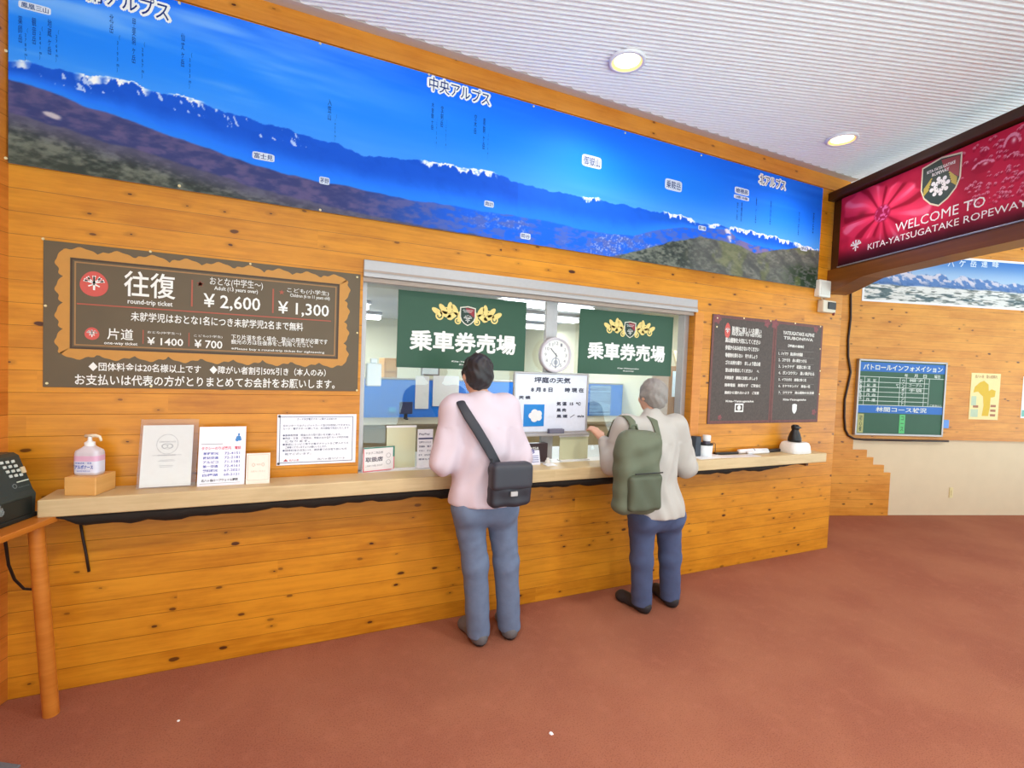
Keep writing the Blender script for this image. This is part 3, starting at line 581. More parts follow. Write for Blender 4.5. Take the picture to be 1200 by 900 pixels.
a = pt(*ZA(290, 737)); b_ = pt(*ZB(765, 768)); zz = pt(*ZA(290, 700))[1]
m.text(MAIN, '◆団体料金は20名様以上です　◆障がい者割引50%引き（本人のみ）', a[0], (a[1]+b_[1])/2, b_[0], (a[1]+b_[1])/2+.042, d, .012)
a = pt(*ZA(218, 808)); b_ = pt(*ZB(815, 838)); m.text(MAIN, 'お支払いは代表の方がとりまとめてお会計をお願いします。', a[0], (a[1]+b_[1])/2, b_[0], (a[1]+b_[1])/2+.052, d, .014)
m.build('lettering', M_wletter, board)
pins(MAIN, [pt(*ZA(50, 46)), pt(*ZA(615, 113)), pt(*ZA(63, 398)), pt(*ZA(70, 806)), pt(*ZA(618, 822)), pt(*ZB(348, 140)), pt(*ZB(940, 213)), pt(*ZB(940, 522)), pt(*ZB(938, 840))], board, .006, .006)

# ---- two green ticket-counter signs on the glass
M_green = mat('sign_green', (32, 78, 52), .4); M_gold = mat('ornament_gold', (240, 214, 130), .5)
def green_sign(name, label, corners, big):
    fr = my(GY-.006); x0, z0, x1, z1 = quad(fr, *corners); w, h = x1-x0, z1-z0
    t = thing(name, label, 'sign', ((x0+x1)/2, GY-.003, z0), 'green ticket counter signs')
    b = MB(); b.box(fr, (x0, z0, -.004), (x1, z1, 0), .001); b.build('panel', M_green, t)
    X = lambda a: x0+w*a; Zz = lambda a: z0+h*a; b = MB()
    for s in (-1, 1):
        b = MB()
        for k, (ax, az, r) in enumerate(((.075, .655, .028), (.135, .70, .026), (.215, .705, .034), (.105, .755, .024), (.165, .785, .026))):
            c = (X(.515)+s*w*ax, Zz(az)); b.circ(fr, c, r*w*.9, r*w*.9, .35*r*w, .001); b.disc(fr, c, r*w*.3, r*w*.3, .0014, 12)
        for ax, az, an in ((.10, .80, 60), (.14, .82, 95), (.19, .80, 50), (.17, .73, 20), (.12, .715, 150), (.235, .76, 30), (.06, .72, 100)):
            c = (X(.515)+s*w*ax, Zz(az)); a = math.radians(an); b.poly(fr, [(c[0]+s*(math.cos(a)*.045*w*math.cos(q)-math.sin(a)*.02*w*math.sin(q)), c[1]+math.sin(a)*.045*w*math.cos(q)+math.cos(a)*.02*w*math.sin(q)) for q in [2*math.pi*i/12 for i in range(12)]], .0018)
        b.build('gold_scrollwork', M_gold, t)
    c = (X(.515), Zz(.73)); b = MB(); b.poly(fr, shield(c, .062*w, .135*h), .0024); cb = b.build('crest_border', mat('crest_white', (226, 222, 206), .5), t)
    b = MB(); b.poly(fr, shield(c, .054*w, .12*h), .003); b.build('crest', mat('crest_dark_green', (28, 54, 42), .5), cb)
    b = MB(); b.poly(fr, [(c[0]+.05*w, c[1]+.10*h), (c[0]+.05*w, c[1]-.02*h), (c[0]-.01*w, c[1]+.07*h), (c[0]-.02*w, c[1]+.112*h)], .0036); b.build('crest_red_field', mat('crest_red', (150, 38, 50), .5), cb)
    b = MB(); flower_mark(b, fr, (c[0], c[1]-.04*h), .034*w, .0042, .004)
    b.text(fr, 'KITA-YATSUGATAKE', c[0]-.04*w, c[1]+.07*h, c[0]+.04*w, c[1]+.083*h, .0042, .02); b.text(fr, 'ROPEWAY', c[0]-.032*w, c[1]+.048*h, c[0]+.032*w, c[1]+.062*h, .0042, .02)
    b.heavy(fr, '乗車券売場', X(.092), Zz(.235), X(.913), Zz(.498), .0012, w*.0042)
    b.text(fr, 'Kita-Yatsugatake', X(.40), Zz(.088), X(.63), Zz(.115), .0012, .012, shear=.25); b.text(fr, 'Ropeway', X(.46), Zz(.048), X(.58), Zz(.075), .0012, .012, shear=.25)
    b.build('lettering', M_wletter, t)
green_sign('ticket_counter_sign', 'larger green ticket sign with gold crest on the glass above the person in pink', ((465.5, 339.5), (616.4, 353.6), (615.5, 434.6), (466, 431)), 1)
green_sign('ticket_counter_sign', 'smaller green ticket sign with gold crest on the glass right of the round clock', ((678.8, 360.5), (788.7, 372), (786.8, 441.3), (678, 437.3)), 0)

# ---- dark notice board, two panels
nx0, nz0, nx1, nz1 = quad(MAIN, (832.5, 368.5), (962.5, 381), (958.5, 494.5), (830, 496.5))
nb = thing('notice_board', 'dark slate notice board of two joined panels with small white writing, right of the window', 'notice board', ((nx0+nx1)/2, 0, nz0))
nm = nx0+(nx1-nx0)*.535
M_slate = mat('slate_print', (78, 66, 60), .6, var=.5, scale=70)
for a0, a1 in ((nx0, nm-.001), (nm+.001, nx1)):
    b = MB(); b.box(MAIN, (a0, nz0, 0), (a1, nz1, .0066), .001); b.build('panel', M_slate, nb)
M_nrim = mat('notice_reddish_border', (112, 66, 62), .6, var=.4, scale=50); b = MB()
for a0, a1 in ((nx0, nm), (nm, nx1)): b.frame(MAIN, a0+.002, nz0+.002, a1-.002, nz1-.002, .022, .0072)
b.build('border', M_nrim, nb)
ZN = Zm(825, 360, 6.43); b = MB(); d = .0078
for k, r in (((98, 88), .035), ((470, 122), .032), ((530, 128), .038), ((838, 168), .028), ((112, 830), .02), ((822, 790), .026)): b.poly(MAIN, [(p0*(1+.0), p1) for p0, p1 in [(hit(MAIN, *ZN(*k))[0]+r*(1+.2*math.cos(5*t))*math.cos(t), hit(MAIN, *ZN(*k))[1]+r*(1+.2*math.cos(5*t))*math.sin(t)) for t in [2*math.pi*i/40 for i in range(40)]]], d-.0003)
b.build('corner_blossom', mat('notice_rose', (132, 70, 74), .6, var=.4, scale=50), nb); b = MB()
def tN(body, x0, y0, x1, y1, bold=.01): b.heavy(MAIN, body, *rect(MAIN, *ZN(x0, y0), *ZN(x1, y1)), d, .0016, 4)
tN('皆様に楽しいお願い', 205, 188, 428, 165, .02); tN('REQUEST TO VISITORS', 205, 214, 428, 208, .02)
for i, s in enumerate(('高山植物を大切にしてください', '歩道からはみ出さないでください', '動植物を採らない　守りましょう', 'ゴミは持ち帰り　ましょう登山者', '登山届を提出してください　　へ', '天候急変　服装に注意しましょう', '携帯電話　無理せず　ご安全に', '最終便に遅れないよう　ご注意')):
    y = 262+i*55.5; tN(s, 155-(6 if i > 4 else 0), y+2, 420-(i % 3)*12, y-14, .02)
tN('Kita-Yatsugatake', 158, 718, 368, 702, .02)
tN('YATSUGATAKE ALPINE', 590, 204, 825, 201, .02); tN('TSUBONIWA', 595, 240, 815, 238, .015); tN('【坪庭の植物】', 628, 300, 746, 290, .02)
for i, s in enumerate(('1．ハイマツ　高山帯の針葉樹', '2．コケモモ　赤い実をつける', '3．シャクナゲ　初夏に咲く花', '4．ガンコウラン　黒い実がなる', '5．イワカガミ　岩場に咲く花', '6．ミヤマキンバイ　黄色い花', '7．コマクサ　高山植物の女王様')):
    y = 358+i*48.5; tN(s, 556, y+2, 738+(i*29) % 90, y-12, .015)
tN('Kita-Yatsugatake', 590, 706, 762, 690, .012)
b.build('lettering', mat('notice_white_print', (214, 210, 204), .6), nb)
b = MB()
for y in (330, 378, 427, 478, 526, 577, 626, 660): p, q = hit(MAIN, *ZN(553, y)), hit(MAIN, *ZN(822, y+2)); b.stroke(MAIN, [(p[0], (p[1]+q[1])/2), (q[0], (p[1]+q[1])/2)], .002, d)
b.build('ruling', mat('notice_grey_line', (140, 134, 130), .6), nb)
b = MB(); b.poly(MAIN, egg(hit(MAIN, *ZN(172, 176)), .030, .062), d); b.build('red_emblem', mat('emblem_red', (206, 84, 74), .5), nb)
b = MB(); flower_mark(b, MAIN, hit(MAIN, *ZN(172, 176)), .028, d+.0006, .004); c = hit(MAIN, *ZN(675, 765)); b.poly(MAIN, shield(c, .03, .045), d); c = hit(MAIN, *ZN(258, 757)); b.frame(MAIN, c[0]-.05, c[1]-.035, c[0]+.05, c[1]+.035, .012, d); b.disc(MAIN, c, .02, .02, d); b.build('white_emblem', M_wletter, nb)
pins(MAIN, [hit(MAIN, *ZN(*k)) for k in ((96, 82), (296, 84), (497, 104), (682, 122), (872, 146), (868, 480), (862, 655), (868, 315), (92, 148))], nb, .0066, .008)

# ---- weather white board standing on the glass rail
wx0, wz0, wx1, wz1 = quad(my(.06), (603.3, 437.3), (687.9, 440), (686, 505), (603.3, 506)); wf = my(.06)
wb = thing('weather_whiteboard', 'white weather board under the round clock with black writing and a blue cloud tile', 'whiteboard', ((wx0+wx1)/2, .06, wz0))
b = MB(); b.box(wf, (wx0, wz0, -.012), (wx1, wz1, 0), .002); b.build('panel', mat('whiteboard_white', (228, 232, 246), .25), wb)
b = MB()
for lo, hi in (((wx0-.012, wz0-.012), (wx1+.012, wz0)), ((wx0-.012, wz1), (wx1+.012, wz1+.012)), ((wx0-.012, wz0), (wx0, wz1)), ((wx1, wz0), (wx1+.012, wz1))): b.box(wf, (*lo, -.016), (*hi, .006), .002)
b.build('frame', M_alu, wb)
b = MB(); b.box(wf, (wx0-.012, wz0-.026, 0), (wx1+.012, wz0-.010, .045), .003); b.build('pen_tray', M_alu, wb)
ZW = Zm(590, 380, 6.43); b = MB()
def tW(body, x0, y0, x1, y1, bold=.0): b.heavy(wf, body, *rect(wf, *ZW(x0, y0), *ZW(x1, y1)), .001, .0016, 4)
tW('坪庭の天気', 232, 440, 505, 405, .012); tW('8 月 8 日　　時 現 在', 208, 508, 605, 482, .005); tW('天 候', 115, 563, 202, 540, .01); tW('気 温  15  ℃', 400, 612, 582, 586, .01); tW('風 向', 400, 658, 470, 634, .01); tW('風 速  ／  m/s', 400, 704, 605, 680, .008)
b.build('writing', mat('marker_black', (62, 64, 84), .5), wb)
tx0, tz0, tx1, tz1 = rect(wf, *ZW(148, 770), *ZW(308, 604)); b = MB(); b.box(wf, (tx0, tz0, 0), (tx1, tz1, .003)); b.build('weather_tile', mat('tile_blue', (20, 132, 214), .4), wb)
b = MB(); cx, cz = hit(wf, *ZW(240, 688)); R_ = (tx1-tx0)*.14
b.poly(wf, [(cx+R_*(1.75+.42*abs(math.sin(2.5*a))**.7)*math.cos(a)*1.12, cz+R_*(1.55+.5*abs(math.sin(2.5*a))**.7)*math.sin(a)) for a in [2*math.pi*i/80 for i in range(80)]], .004); b.build('cloud', M_white, wb)
ex0, ez0, ex1, ez1 = rect(wf, *ZW(326, 832), *ZW(438, 800))
er = MB(); er.box(wf, (ex0, wz0-.0095, .004), (ex1, wz0+.02, .04), .004); tag(er.build('board_eraser', mat('eraser_grey', (112, 112, 130), .7)), 'grey board eraser lying on the tray of the weather board', 'eraser')

# ---- round wall clock
cx, cz = hit(my(.05), 650.5, 416); CR = .122; cf = my(.045)
ck = thing('wall_clock', 'round white wall clock hanging between the two green signs', 'clock', (cx, .045, cz-CR))
Fc = Fr((cx, .045, cz), (1, 0, 0), (0, 0, 1), (0, -1, 0))
b = MB(); b.lathe([(CR*.96, -.03), (CR, -.02), (CR, .006), (CR*.97, .016), (CR*.9, .016), (CR*.84, .006)], (0, 0, 0), 48, Fc); b.build('rim', mat('clock_rim', (206, 202, 210), .35), ck)
b = MB(); b.disc(Fc, (0, 0), CR*.86, d=.0065, n=48); dial = b.build('dial', mat('clock_dial', (232, 232, 228), .5), ck)
b = MB()
for k in range(12):
    a = math.radians(90-30*k); r0 = CR*.66; nm = str(k or 12); s = .011; b.text(Fc, nm, r0*math.cos(a)-s*.7*len(nm), r0*math.sin(a)-s, r0*math.cos(a)+s*.7*len(nm), r0*math.sin(a)+s, .007)
b.build('numerals', mat('clock_grey_print', (128, 130, 140), .5), dial)
b = MB(); b.circ(Fc, (0, -CR*.42), CR*.28, CR*.28, .008, .0075); b.disc(Fc, (0, -CR*.42), CR*.14, d=.0075); b.build('sub_dial', mat('clock_sub_dial', (176, 180, 192), .4), dial)
for nm, an, L, w in (('hour_hand', 135, .52, .006), ('minute_hand', -90, .74, .004)):
    b = MB(); a = math.radians(an); b.stroke(Fc, [(-.12*CR*math.cos(a), -.12*CR*math.sin(a)), (L*CR*math.cos(a), L*CR*math.sin(a))], w, .0095); b.build(nm, mat('clock_hand', (90, 92, 104), .4), ck)

# ---- welcome sign on the beam
sa0 = hit(BEAM, 984, 280)[0]; sc_ = hit(BEAM, 1103, 213)[0]; sa1 = 2*sc_-sa0+.12; sz0, sz1 = zb, zt
sg = thing('welcome_sign', 'red welcome sign with flower, dewdrops and crest on the dark beam', 'sign', BEAM.p((sa0+sa1)/2, sz0, -.01))
b = MB(); b.box(BEAM, (sa0, sz0, -.03), (sa1, sz1, 0), .001); b.build('panel', mat('sign_edge_dark', (50, 20, 26), .5), sg)
def uvb(u, v): return hit(BEAM, u, v)
fc_ = uvb(1034, 250); cr_ = uvb(1102, 213)
drops = [(uvb(1186, 170), .05, .075), (uvb(1188, 182), .035, .02), (uvb(1154, 178), .028, .032), (uvb(1152, 195), .07, .04)]
random.seed(3)
for k in range(75):
    u = random.uniform(1130, 1200); v = 196+(1200-u)*.42+random.uniform(-8, 42)*(.4+.6*(u-1130)/70) if random.random() < .7 else random.uniform(150, 240); drops.append((uvb(u, v), random.uniform(.008, .02), random.uniform(.008, .022)))
for k in range(60): drops.append(((sa1-random.random()*.9, sz0+.2+random.random()*.38), random.uniform(.008, .02), random.uniform(.008, .022)))
def sign_fn(A, B):
    t = (B-sz0)/(sz1-sz0); c = np.broadcast_to(np.array([206., 40, 76]), A.shape+(3,)); c = mixc(c, (160, 22, 54), sst(fbm(A*5, B*5, 3, 2), .4, .7)*.6)
    dx, dz = A-fc_[0], B-fc_[1]; r = np.hypot(dx, dz*1.1); th = np.arctan2(dz, dx)
    thn = th+.35*fbm(th*1.7+9, r*3, 3, 17); pet = .5+.5*np.cos(thn*9+.5*np.sin(r*9)); lenr = .33+.10*np.cos(th*2+.8)+.08*(fbm(th*3+20, th*0, 2, 19)-.5); ins = sst(lenr-r, 0, .03)*sst(r, .05, .09)
    c = mixc(c, (244, 66, 104), ins*(.25+.75*pet)*(.5+.5*sst(dz, -.12, .12))); c = mixc(c, (140, 16, 40), ins*sst(.22-pet, 0, .2)*.85); c = mixc(c, (250, 150, 180), ins*sst(pet, .86, 1)*.55*sst(r, .1, .3))
    core = sst(.085-r, 0, .03); c = mixc(c, (150, 26, 66), core*.9); c = mixc(c, (226, 116, 170), core*sst(fbm(A*60, B*60, 2, 4), .5, .7)*.8)
    c = mixc(c, (120, 30, 40), np.exp(-((dx+.20)/.05)**2-((dz-.05)/.03)**2)*.7)
    for (a, b2), ra, rb in drops:
        q = np.hypot((A-a)/ra, (B-b2)/rb); c = mixc(c, (150, 20, 52), (q < 1)*.35); c = mixc(c, (244, 170, 196), ((q > .72) & (q < 1))*sst(B-b2, -.002, .01)*.85); c = mixc(c, (255, 222, 232), np.exp(-(((A-a-.2*ra)/ra/.22)**2+((B-b2-.35*rb)/rb/.22)**2))*.9)
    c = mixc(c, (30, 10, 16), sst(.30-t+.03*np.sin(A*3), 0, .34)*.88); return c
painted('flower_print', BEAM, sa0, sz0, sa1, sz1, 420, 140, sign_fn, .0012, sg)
b = MB(); b.poly(BEAM, shield(cr_, .142, .172), .002); cb = b.build('crest_border', mat('crest_cream', (228, 216, 190), .5), sg)
b = MB(); b.poly(BEAM, shield(cr_, .132, .160), .0026); b.build('crest', mat('crest_dark_green', (28, 54, 42), .5), cb)
b = MB(); b.poly(BEAM, [(cr_[0]+.128, cr_[1]+.132), (cr_[0]+.128, cr_[1]-.012), (cr_[0]+.026, cr_[1]+.08), (cr_[0], cr_[1]+.150)], .0032); b.build('crest_red_field', mat('crest_red', (150, 38, 50), .5), cb)
b = MB()
for s in (-1, 1):
    for k in range(5): b.stroke(BEAM, [(cr_[0]+s*.117, cr_[1]-.060+k*.011), (cr_[0]+s*(.080-k*.005), cr_[1]-.027+.018*k)], .010, .0034)
b.build('crest_leaves', mat('crest_yellow', (190, 170, 60), .5), cb)
b = MB(); cc = (cr_[0], cr_[1]-.030)
for k in range(8):
    a = math.radians(45*k+10); e = (cc[0]+.058*math.cos(a), cc[1]+.055*math.sin(a)); b.stroke(BEAM, [(cc[0]+.016*math.cos(a), cc[1]+.016*math.sin(a)), e], .012, .0038); b.disc(BEAM, e, .015, .015, .004, 12)
    b.disc(BEAM, (cc[0]+.036*math.cos(a+.4), cc[1]+.036*math.sin(a+.4)), .010, .010, .004, 10)
b.text(BEAM, 'KITA-YATSUGATAKE', cr_[0]-.10, cr_[1]+.088, cr_[0]+.10, cr_[1]+.110, .0038, .02); b.text(BEAM, 'ROPEWAY', cr_[0]-.06, cr_[1]+.056, cr_[0]+.06, cr_[1]+.080, .0038, .02)
l0 = uvb(1049, 273); l1 = uvb(1155, 236); b.text(BEAM, 'WELCOME TO', l0[0], l0[1]+.002, l1[0], l0[1]+.070, .002, .0)
k0 = uvb(1017, 293); k1 = uvb(1199, 239); b.text(BEAM, 'KITA-YATSUGATAKE ROPEWAY', k0[0], k0[1], k1[0]+.025, k0[1]+.048, .002, .0)
lg = uvb(1003, 288); flower_mark(b, BEAM, lg, .058, .002, .010); b.build('lettering', M_wletter, sg)
b = MB(); b.box(BEAM, (sa0-.005, sz0-.010, -.02), (sa1, sz0, .008), .001); b.build('lower_trim', mat('sign_trim_grey', (150, 152, 156), .4, .5), sg)

# ---- far wall: snowy panorama, patrol board, posters
fx0 = hit(FAR, 1010.3, 340)[0]; fz0 = (hit(FAR, 1010.7, 354.1)[1]+hit(FAR, 1200, 362.7)[1])/2; fz1 = hit(FAR, 1120, 301.5)[1]; fx1 = fx0+3.3
fm = thing('panorama_poster', 'snowy mountain panorama poster with white border high on the right wall', 'poster', FAR.p((fx0+fx1)/2, fz0, 0))
b = MB(); b.box(FAR, (fx0, fz0, 0), (fx1, fz1, .006)); b.build('backing', M_paper, fm)
def far_fn(A, B):
    t = (B-fz0)/(fz1-fz0); s = A-fx0; c = mixc(np.broadcast_to(np.array([170., 196, 226]), A.shape+(3,)), (70, 122, 196), sst(t, .5, 1.0))
    rz = .60+.10*(fbm(s*7, s*0+1, 5, 3)-.5)*2+.04*np.sin(s*2.3+.5); mtn = sst(rz-t, 0, .02); n = fbm(s*20+t*9, t*16, 4, 6)
    mc = mixc(np.broadcast_to(np.array([96., 130, 186]), A.shape+(3,)), (206, 202, 218), sst(n+.9*(t-.45), .5, .68)); mc = mixc(mc, (70, 104, 160), sst(.48-t, 0, .12)*sst(n, .35, .6)*.8); c = c*(1-mtn[..., None])+mc*mtn[..., None]
    v = sst(.36-t+.05*fbm(s*4, s*0, 3, 8), 0, .04); n2 = fbm(s*12, t*44, 5, 12); vc = mixc(np.broadcast_to(np.array([226., 224, 222]), A.shape+(3,)), (120, 126, 122), sst(n2, .48, .70)); vc = mixc(vc, (62, 84, 92), sst(fbm(s*7, t*22, 4, 15), .55, .70)*.75)
    return c*(1-v[..., None])+vc*v[..., None]
painted('mountain_print', FAR, fx0+.025, fz0+.025, fx1-.025, fz1-.025, 700, 130, far_fn, .0068, fm)
b = MB()
for ch, u in zip('八ヶ岳連峰', (1114, 1127, 1140, 1153, 1166)): b.textpx(FAR, ch, u-4, 312.5+(u-1114)*.02, u+4, 304.5+(u-1114)*.02, .0076, .01)
b.build('lettering', mat('pale_blue_print', (216, 228, 242), .5), fm)

qx0, qz0, qx1, qz1 = quad(FAR, (1003, 422), (1105.5, 424), (1102, 510), (1000, 510)); Z7 = Zm(990, 410, 8.185)
pb = thing('patrol_information_board', 'green and blue patrol information board in silver frame on the right wall', 'information board', FAR.p((qx0+qx1)/2, qz0, 0))
b = MB(); b.box(FAR, (qx0, qz0, 0), (qx1, qz1, .03), .003); b.build('panel', mat('board_green', (34, 84, 58), .5, var=.12, scale=6), pb)
b = MB(); w = .018
for lo, hi in (((qx0-.004, qz0-.004), (qx1+.004, qz0+w)), ((qx0-.004, qz1-w), (qx1+.004, qz1+.004)), ((qx0-.004, qz0), (qx0+w, qz1)), ((qx1-w, qz0), (qx1+.004, qz1))): b.box(FAR, (*lo, 0), (*hi, .04), .003)
b.build('frame', M_alu, pb)
H_ = qz1-qz0; Wd = qx1-qx0; XX = lambda a: qx0+Wd*a; ZZ = lambda a: qz0+H_*a; d = .032
b = MB(); b.rect(FAR, qx0+w, ZZ(.845), qx1-w, ZZ(.965), d); b.rect(FAR, qx0+w, ZZ(.295), qx1-w, ZZ(.395), d); b.build('blue_band', mat('band_blue', (28, 104, 190), .5), pb)
b = MB(); b.text(FAR, 'パトロールインフォメイション', XX(.05), ZZ(.865), XX(.955), ZZ(.94), d+.001, .03); b.text(FAR, '林間コース状況', XX(.22), ZZ(.312), XX(.80), ZZ(.378), d+.001, .02)
for tx, a in (('年', .54), ('月', .65), ('日', .755), ('曜日', .885)): b.text(FAR, tx, XX(a-.02), ZZ(.785), XX(a+.02 if len(tx) == 1 else a+.045), ZZ(.83), d+.001, .02)
for i, (l_, r_) in enumerate((('天', '気'), ('気', '温'), ('積', '雪'), ('風', '向'), ('風', '速'))):
    z0 = .725-.065*i; b.text(FAR, l_, XX(.10), ZZ(z0-.02), XX(.14), ZZ(z0+.022), d+.001, .02); b.text(FAR, r_, XX(.165), ZZ(z0-.02), XX(.205), ZZ(z0+.022), d+.001, .02)
b.text(FAR, '\n'.join('気象状況'), XX(.02), ZZ(.47), XX(.05), ZZ(.74), d+.001, .02); b.text(FAR, '\n'.join('ワンポイント'), XX(.495), ZZ(.41), XX(.53), ZZ(.75), d+.001, .02)
b.text(FAR, '℃', XX(.43), ZZ(.645), XX(.46), ZZ(.69), d+.001, .01); b.text(FAR, 'ゴーグル', XX(.575), ZZ(.66), XX(.73), ZZ(.70), d+.001, .01); b.text(FAR, '帽子', XX(.58), ZZ(.725), XX(.74), ZZ(.765), d+.001, .01); b.text(FAR, '手袋', XX(.58), ZZ(.59), XX(.73), ZZ(.635), d+.001, .01); b.text(FAR, 'ご安全に！', XX(.83), ZZ(.405), XX(.96), ZZ(.43), d+.001, .01)
for z in (.775, .705, .64, .575, .515, .455, .40): b.rect(FAR, qx0+w, ZZ(z)-.003, XX(.80 if z not in (.775, .40) else .98), ZZ(z)+.003, d)
for a, z0, z1 in ((.075, .40, .775), (.235, .40, .775), (.475, .40, .775), (.545, .40, .775), (.755, .40, .775), (.81, .40, .775)): b.rect(FAR, XX(a)-.003, ZZ(z0), XX(a)+.003, ZZ(z1), d)
b.build('lettering', mat('board_white_print', (212, 222, 216), .5), pb)
b = MB(); b.rect(FAR, XX(.025), ZZ(.03), XX(.09), ZZ(.28), d); yl = b.build('yellow_label', mat('label_yellow_grey', (176, 176, 110), .5), pb)
b = MB(); b.rect(FAR, XX(.495), ZZ(.03), XX(.56), ZZ(.28), d); gl = b.build('green_label', mat('label_bright_green', (84, 190, 112), .5), pb)
b = MB(); b.text(FAR, '\n'.join('初心者'), XX(.04), ZZ(.05), XX(.075), ZZ(.26), d+.001, .02); b.build('label_writing', mat('board_dark_print', (60, 80, 56), .5), yl); b = MB(); b.text(FAR, '\n'.join('コース'), XX(.51), ZZ(.06), XX(.545), ZZ(.26), d+.001, .02); b.build('label_writing', mat('board_dark_print', (60, 80, 56), .5), gl)
tx0, tz0, tx1, tz1 = rect(FAR, 1102.5, 501.5, 1110.5, 492)
b = MB(); b.box(FAR, (tx0+.01, tz0, 0), (tx1, tz1, .02), .003); tag(b.build('blue_card_holder', mat('card_blue', (96, 148, 224), .4)), 'small blue card holder at the lower right corner of the patrol board', 'card holder')

yx0, yz0, yx1, yz1 = quad(FAR, (1138, 437), (1172.5, 438), (1169, 492.5), (1135, 491))
yp = thing('map_poster', 'yellow and white map poster on the right wall, right of the patrol board', 'poster', FAR.p((yx0+yx1)/2, yz0, 0))
b = MB(); b.box(FAR, (yx0, yz0, 0), (yx1, yz1, .003)); b.build('sheet', mat('poster_cream', (236, 220, 158), .6), yp)
b = MB(); random.seed(5); cx, cz = (yx0+yx1)/2, (yz0+yz1)/2; w_, h_ = (yx1-yx0), (yz1-yz0)
b.poly(FAR, [(cx+w_*x, cz+h_*z) for x, z in ((-.06, -.42), (.16, -.42), (.2, -.22), (.2, -.02), (.34, .0), (.36, .13), (.22, .16), (.12, .12), (.1, .26), (-.06, .34), (-.2, .3), (-.36, .2), (-.4, .08), (-.24, .1), (-.14, .04), (-.06, .0), (-.02, -.2))], .0036); b.build('map_shape', mat('map_yellow', (218, 180, 44), .6), yp)
b = MB(); b.text(FAR, '北八ヶ岳　登山道案内', yx0+.05, yz1-.06, yx1-.05, yz1-.02, .0036, .01)
for x, z in ((.3, -.2), (.3, -.3), (.3, -.4), (-.3, -.22)): b.rect(FAR, cx+w_*(x-.08), cz+h_*(z-.025), cx+w_*(x+.1), cz+h_*(z+.025), .0036)
b.build('captions', mat('map_brown_print', (170, 110, 80), .6), yp)
b = MB(); b.rect(FAR, yx0+.02, yz0+.03, yx0+w_*.3, yz0+h_*.22, .0036); b.rect(FAR, yx0+.02, yz0+h_*.3, yx0+w_*.22, yz0+h_*.5, .0036); b.build('legend', mat('map_legend_green', (186, 204, 176), .6), yp)
ex0, ez0 = hit(FAR, 1195.5, 490); ez1 = hit(FAR, 1198, 441)[1]
ep = thing('notice_sheet', 'white notice sheet cut by the right edge of the photo, on the right wall', 'poster', FAR.p(ex0+.2, ez0, 0))
b = MB(); b.box(FAR, (ex0, ez0, 0), (ex0+.4, ez1, .003)); b.build('sheet', M_paper, ep)
b = MB(); b.rect(FAR, ex0+.01, ez0+.02, ex0+.39, ez0+.10, .0036); b.build('green_strip', mat('strip_teal', (120, 190, 176), .6), ep)
b = MB(); b.rect(FAR, ex0+.05, ez1-.08, ex0+.35, ez1-.05, .0036); b.rect(FAR, ex0+.05, ez1-.16, ex0+.3, ez1-.14, .0036); b.build('print_lines', M_ink, ep)
# ================================================================ LIGHT FITTINGS
M_lamp = mat('downlight_glow', (255, 240, 208), .5, emit=6.0); M_refl = mat('downlight_reflector', (255, 214, 136), .4, emit=.75)
def downlight(p, label, watt, group=None):
    t = thing('ceiling_downlight', label, 'ceiling light', (p.x, p.y, CEIL-.026), group)
    b = MB(); b.lathe([(.086, -.006), (.090, -.024), (.106, -.022), (.108, -.008)], (p.x, p.y, CEIL), 40); b.build('trim_ring', M_ceil, t)
    b = MB(); b.lathe([(.088, -.022), (.074, -.0115)][::-1], (p.x, p.y, CEIL), 32, caps=False); rf = b.build('reflector', M_refl, t)
    b = MB(); b.lathe([(.0001, -.0185), (.05, -.017), (.076, -.0115)], (p.x, p.y, CEIL), 32); b.build('lamp', M_lamp, t)
    L = bpy.data.lights.new('downlight', 'SPOT'); L.energy = watt*4; L.spot_size = math.radians(150); L.spot_blend = .7; L.shadow_soft_size = .12; L.color = (1, .94, .84)
    o = bpy.data.objects.new('downlight', L); COL.objects.link(o); o.location = (p.x, p.y, CEIL-.05)
downlight(onz(735, 69, CEIL), 'round downlight in the ceiling nearer the middle of the photo, the larger one', DOWNLIGHT_W, 'downlights in the ribbed ceiling'); downlight(onz(987, 161, CEIL), 'round downlight in the ceiling nearest the red welcome sign', DOWNLIGHT_W, 'downlights in the ribbed ceiling')

# ================================================================ COUNTER
SZ, SD = .956, .20
sx0, sx1 = hit(my(-SD), 43, 585)[0], hit(my(-SD), 969, 532)[0]; sb = SZ-.078
sl = thing('counter_shelf', 'long pale wooden counter shelf along the ticket wall with dark bark underneath', 'counter', ((sx0+sx1)/2, -.1, sb))
m = MB(); m.box(WORLD, (sx0, -SD, sb), (sx1, .0, SZ), .006); m.build('board', slab_wood, sl)
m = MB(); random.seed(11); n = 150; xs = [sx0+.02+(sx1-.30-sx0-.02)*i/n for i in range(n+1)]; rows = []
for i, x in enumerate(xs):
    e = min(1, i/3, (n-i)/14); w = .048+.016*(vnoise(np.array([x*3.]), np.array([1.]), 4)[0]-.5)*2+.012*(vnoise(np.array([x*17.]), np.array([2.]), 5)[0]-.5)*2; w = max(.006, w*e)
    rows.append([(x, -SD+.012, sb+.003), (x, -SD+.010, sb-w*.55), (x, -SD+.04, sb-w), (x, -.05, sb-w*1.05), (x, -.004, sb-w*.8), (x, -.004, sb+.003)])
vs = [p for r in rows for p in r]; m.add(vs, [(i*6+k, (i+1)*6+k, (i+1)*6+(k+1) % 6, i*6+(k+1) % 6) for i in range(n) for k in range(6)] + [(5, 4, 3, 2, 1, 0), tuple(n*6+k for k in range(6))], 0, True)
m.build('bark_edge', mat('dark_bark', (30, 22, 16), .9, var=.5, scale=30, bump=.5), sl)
m = MB()
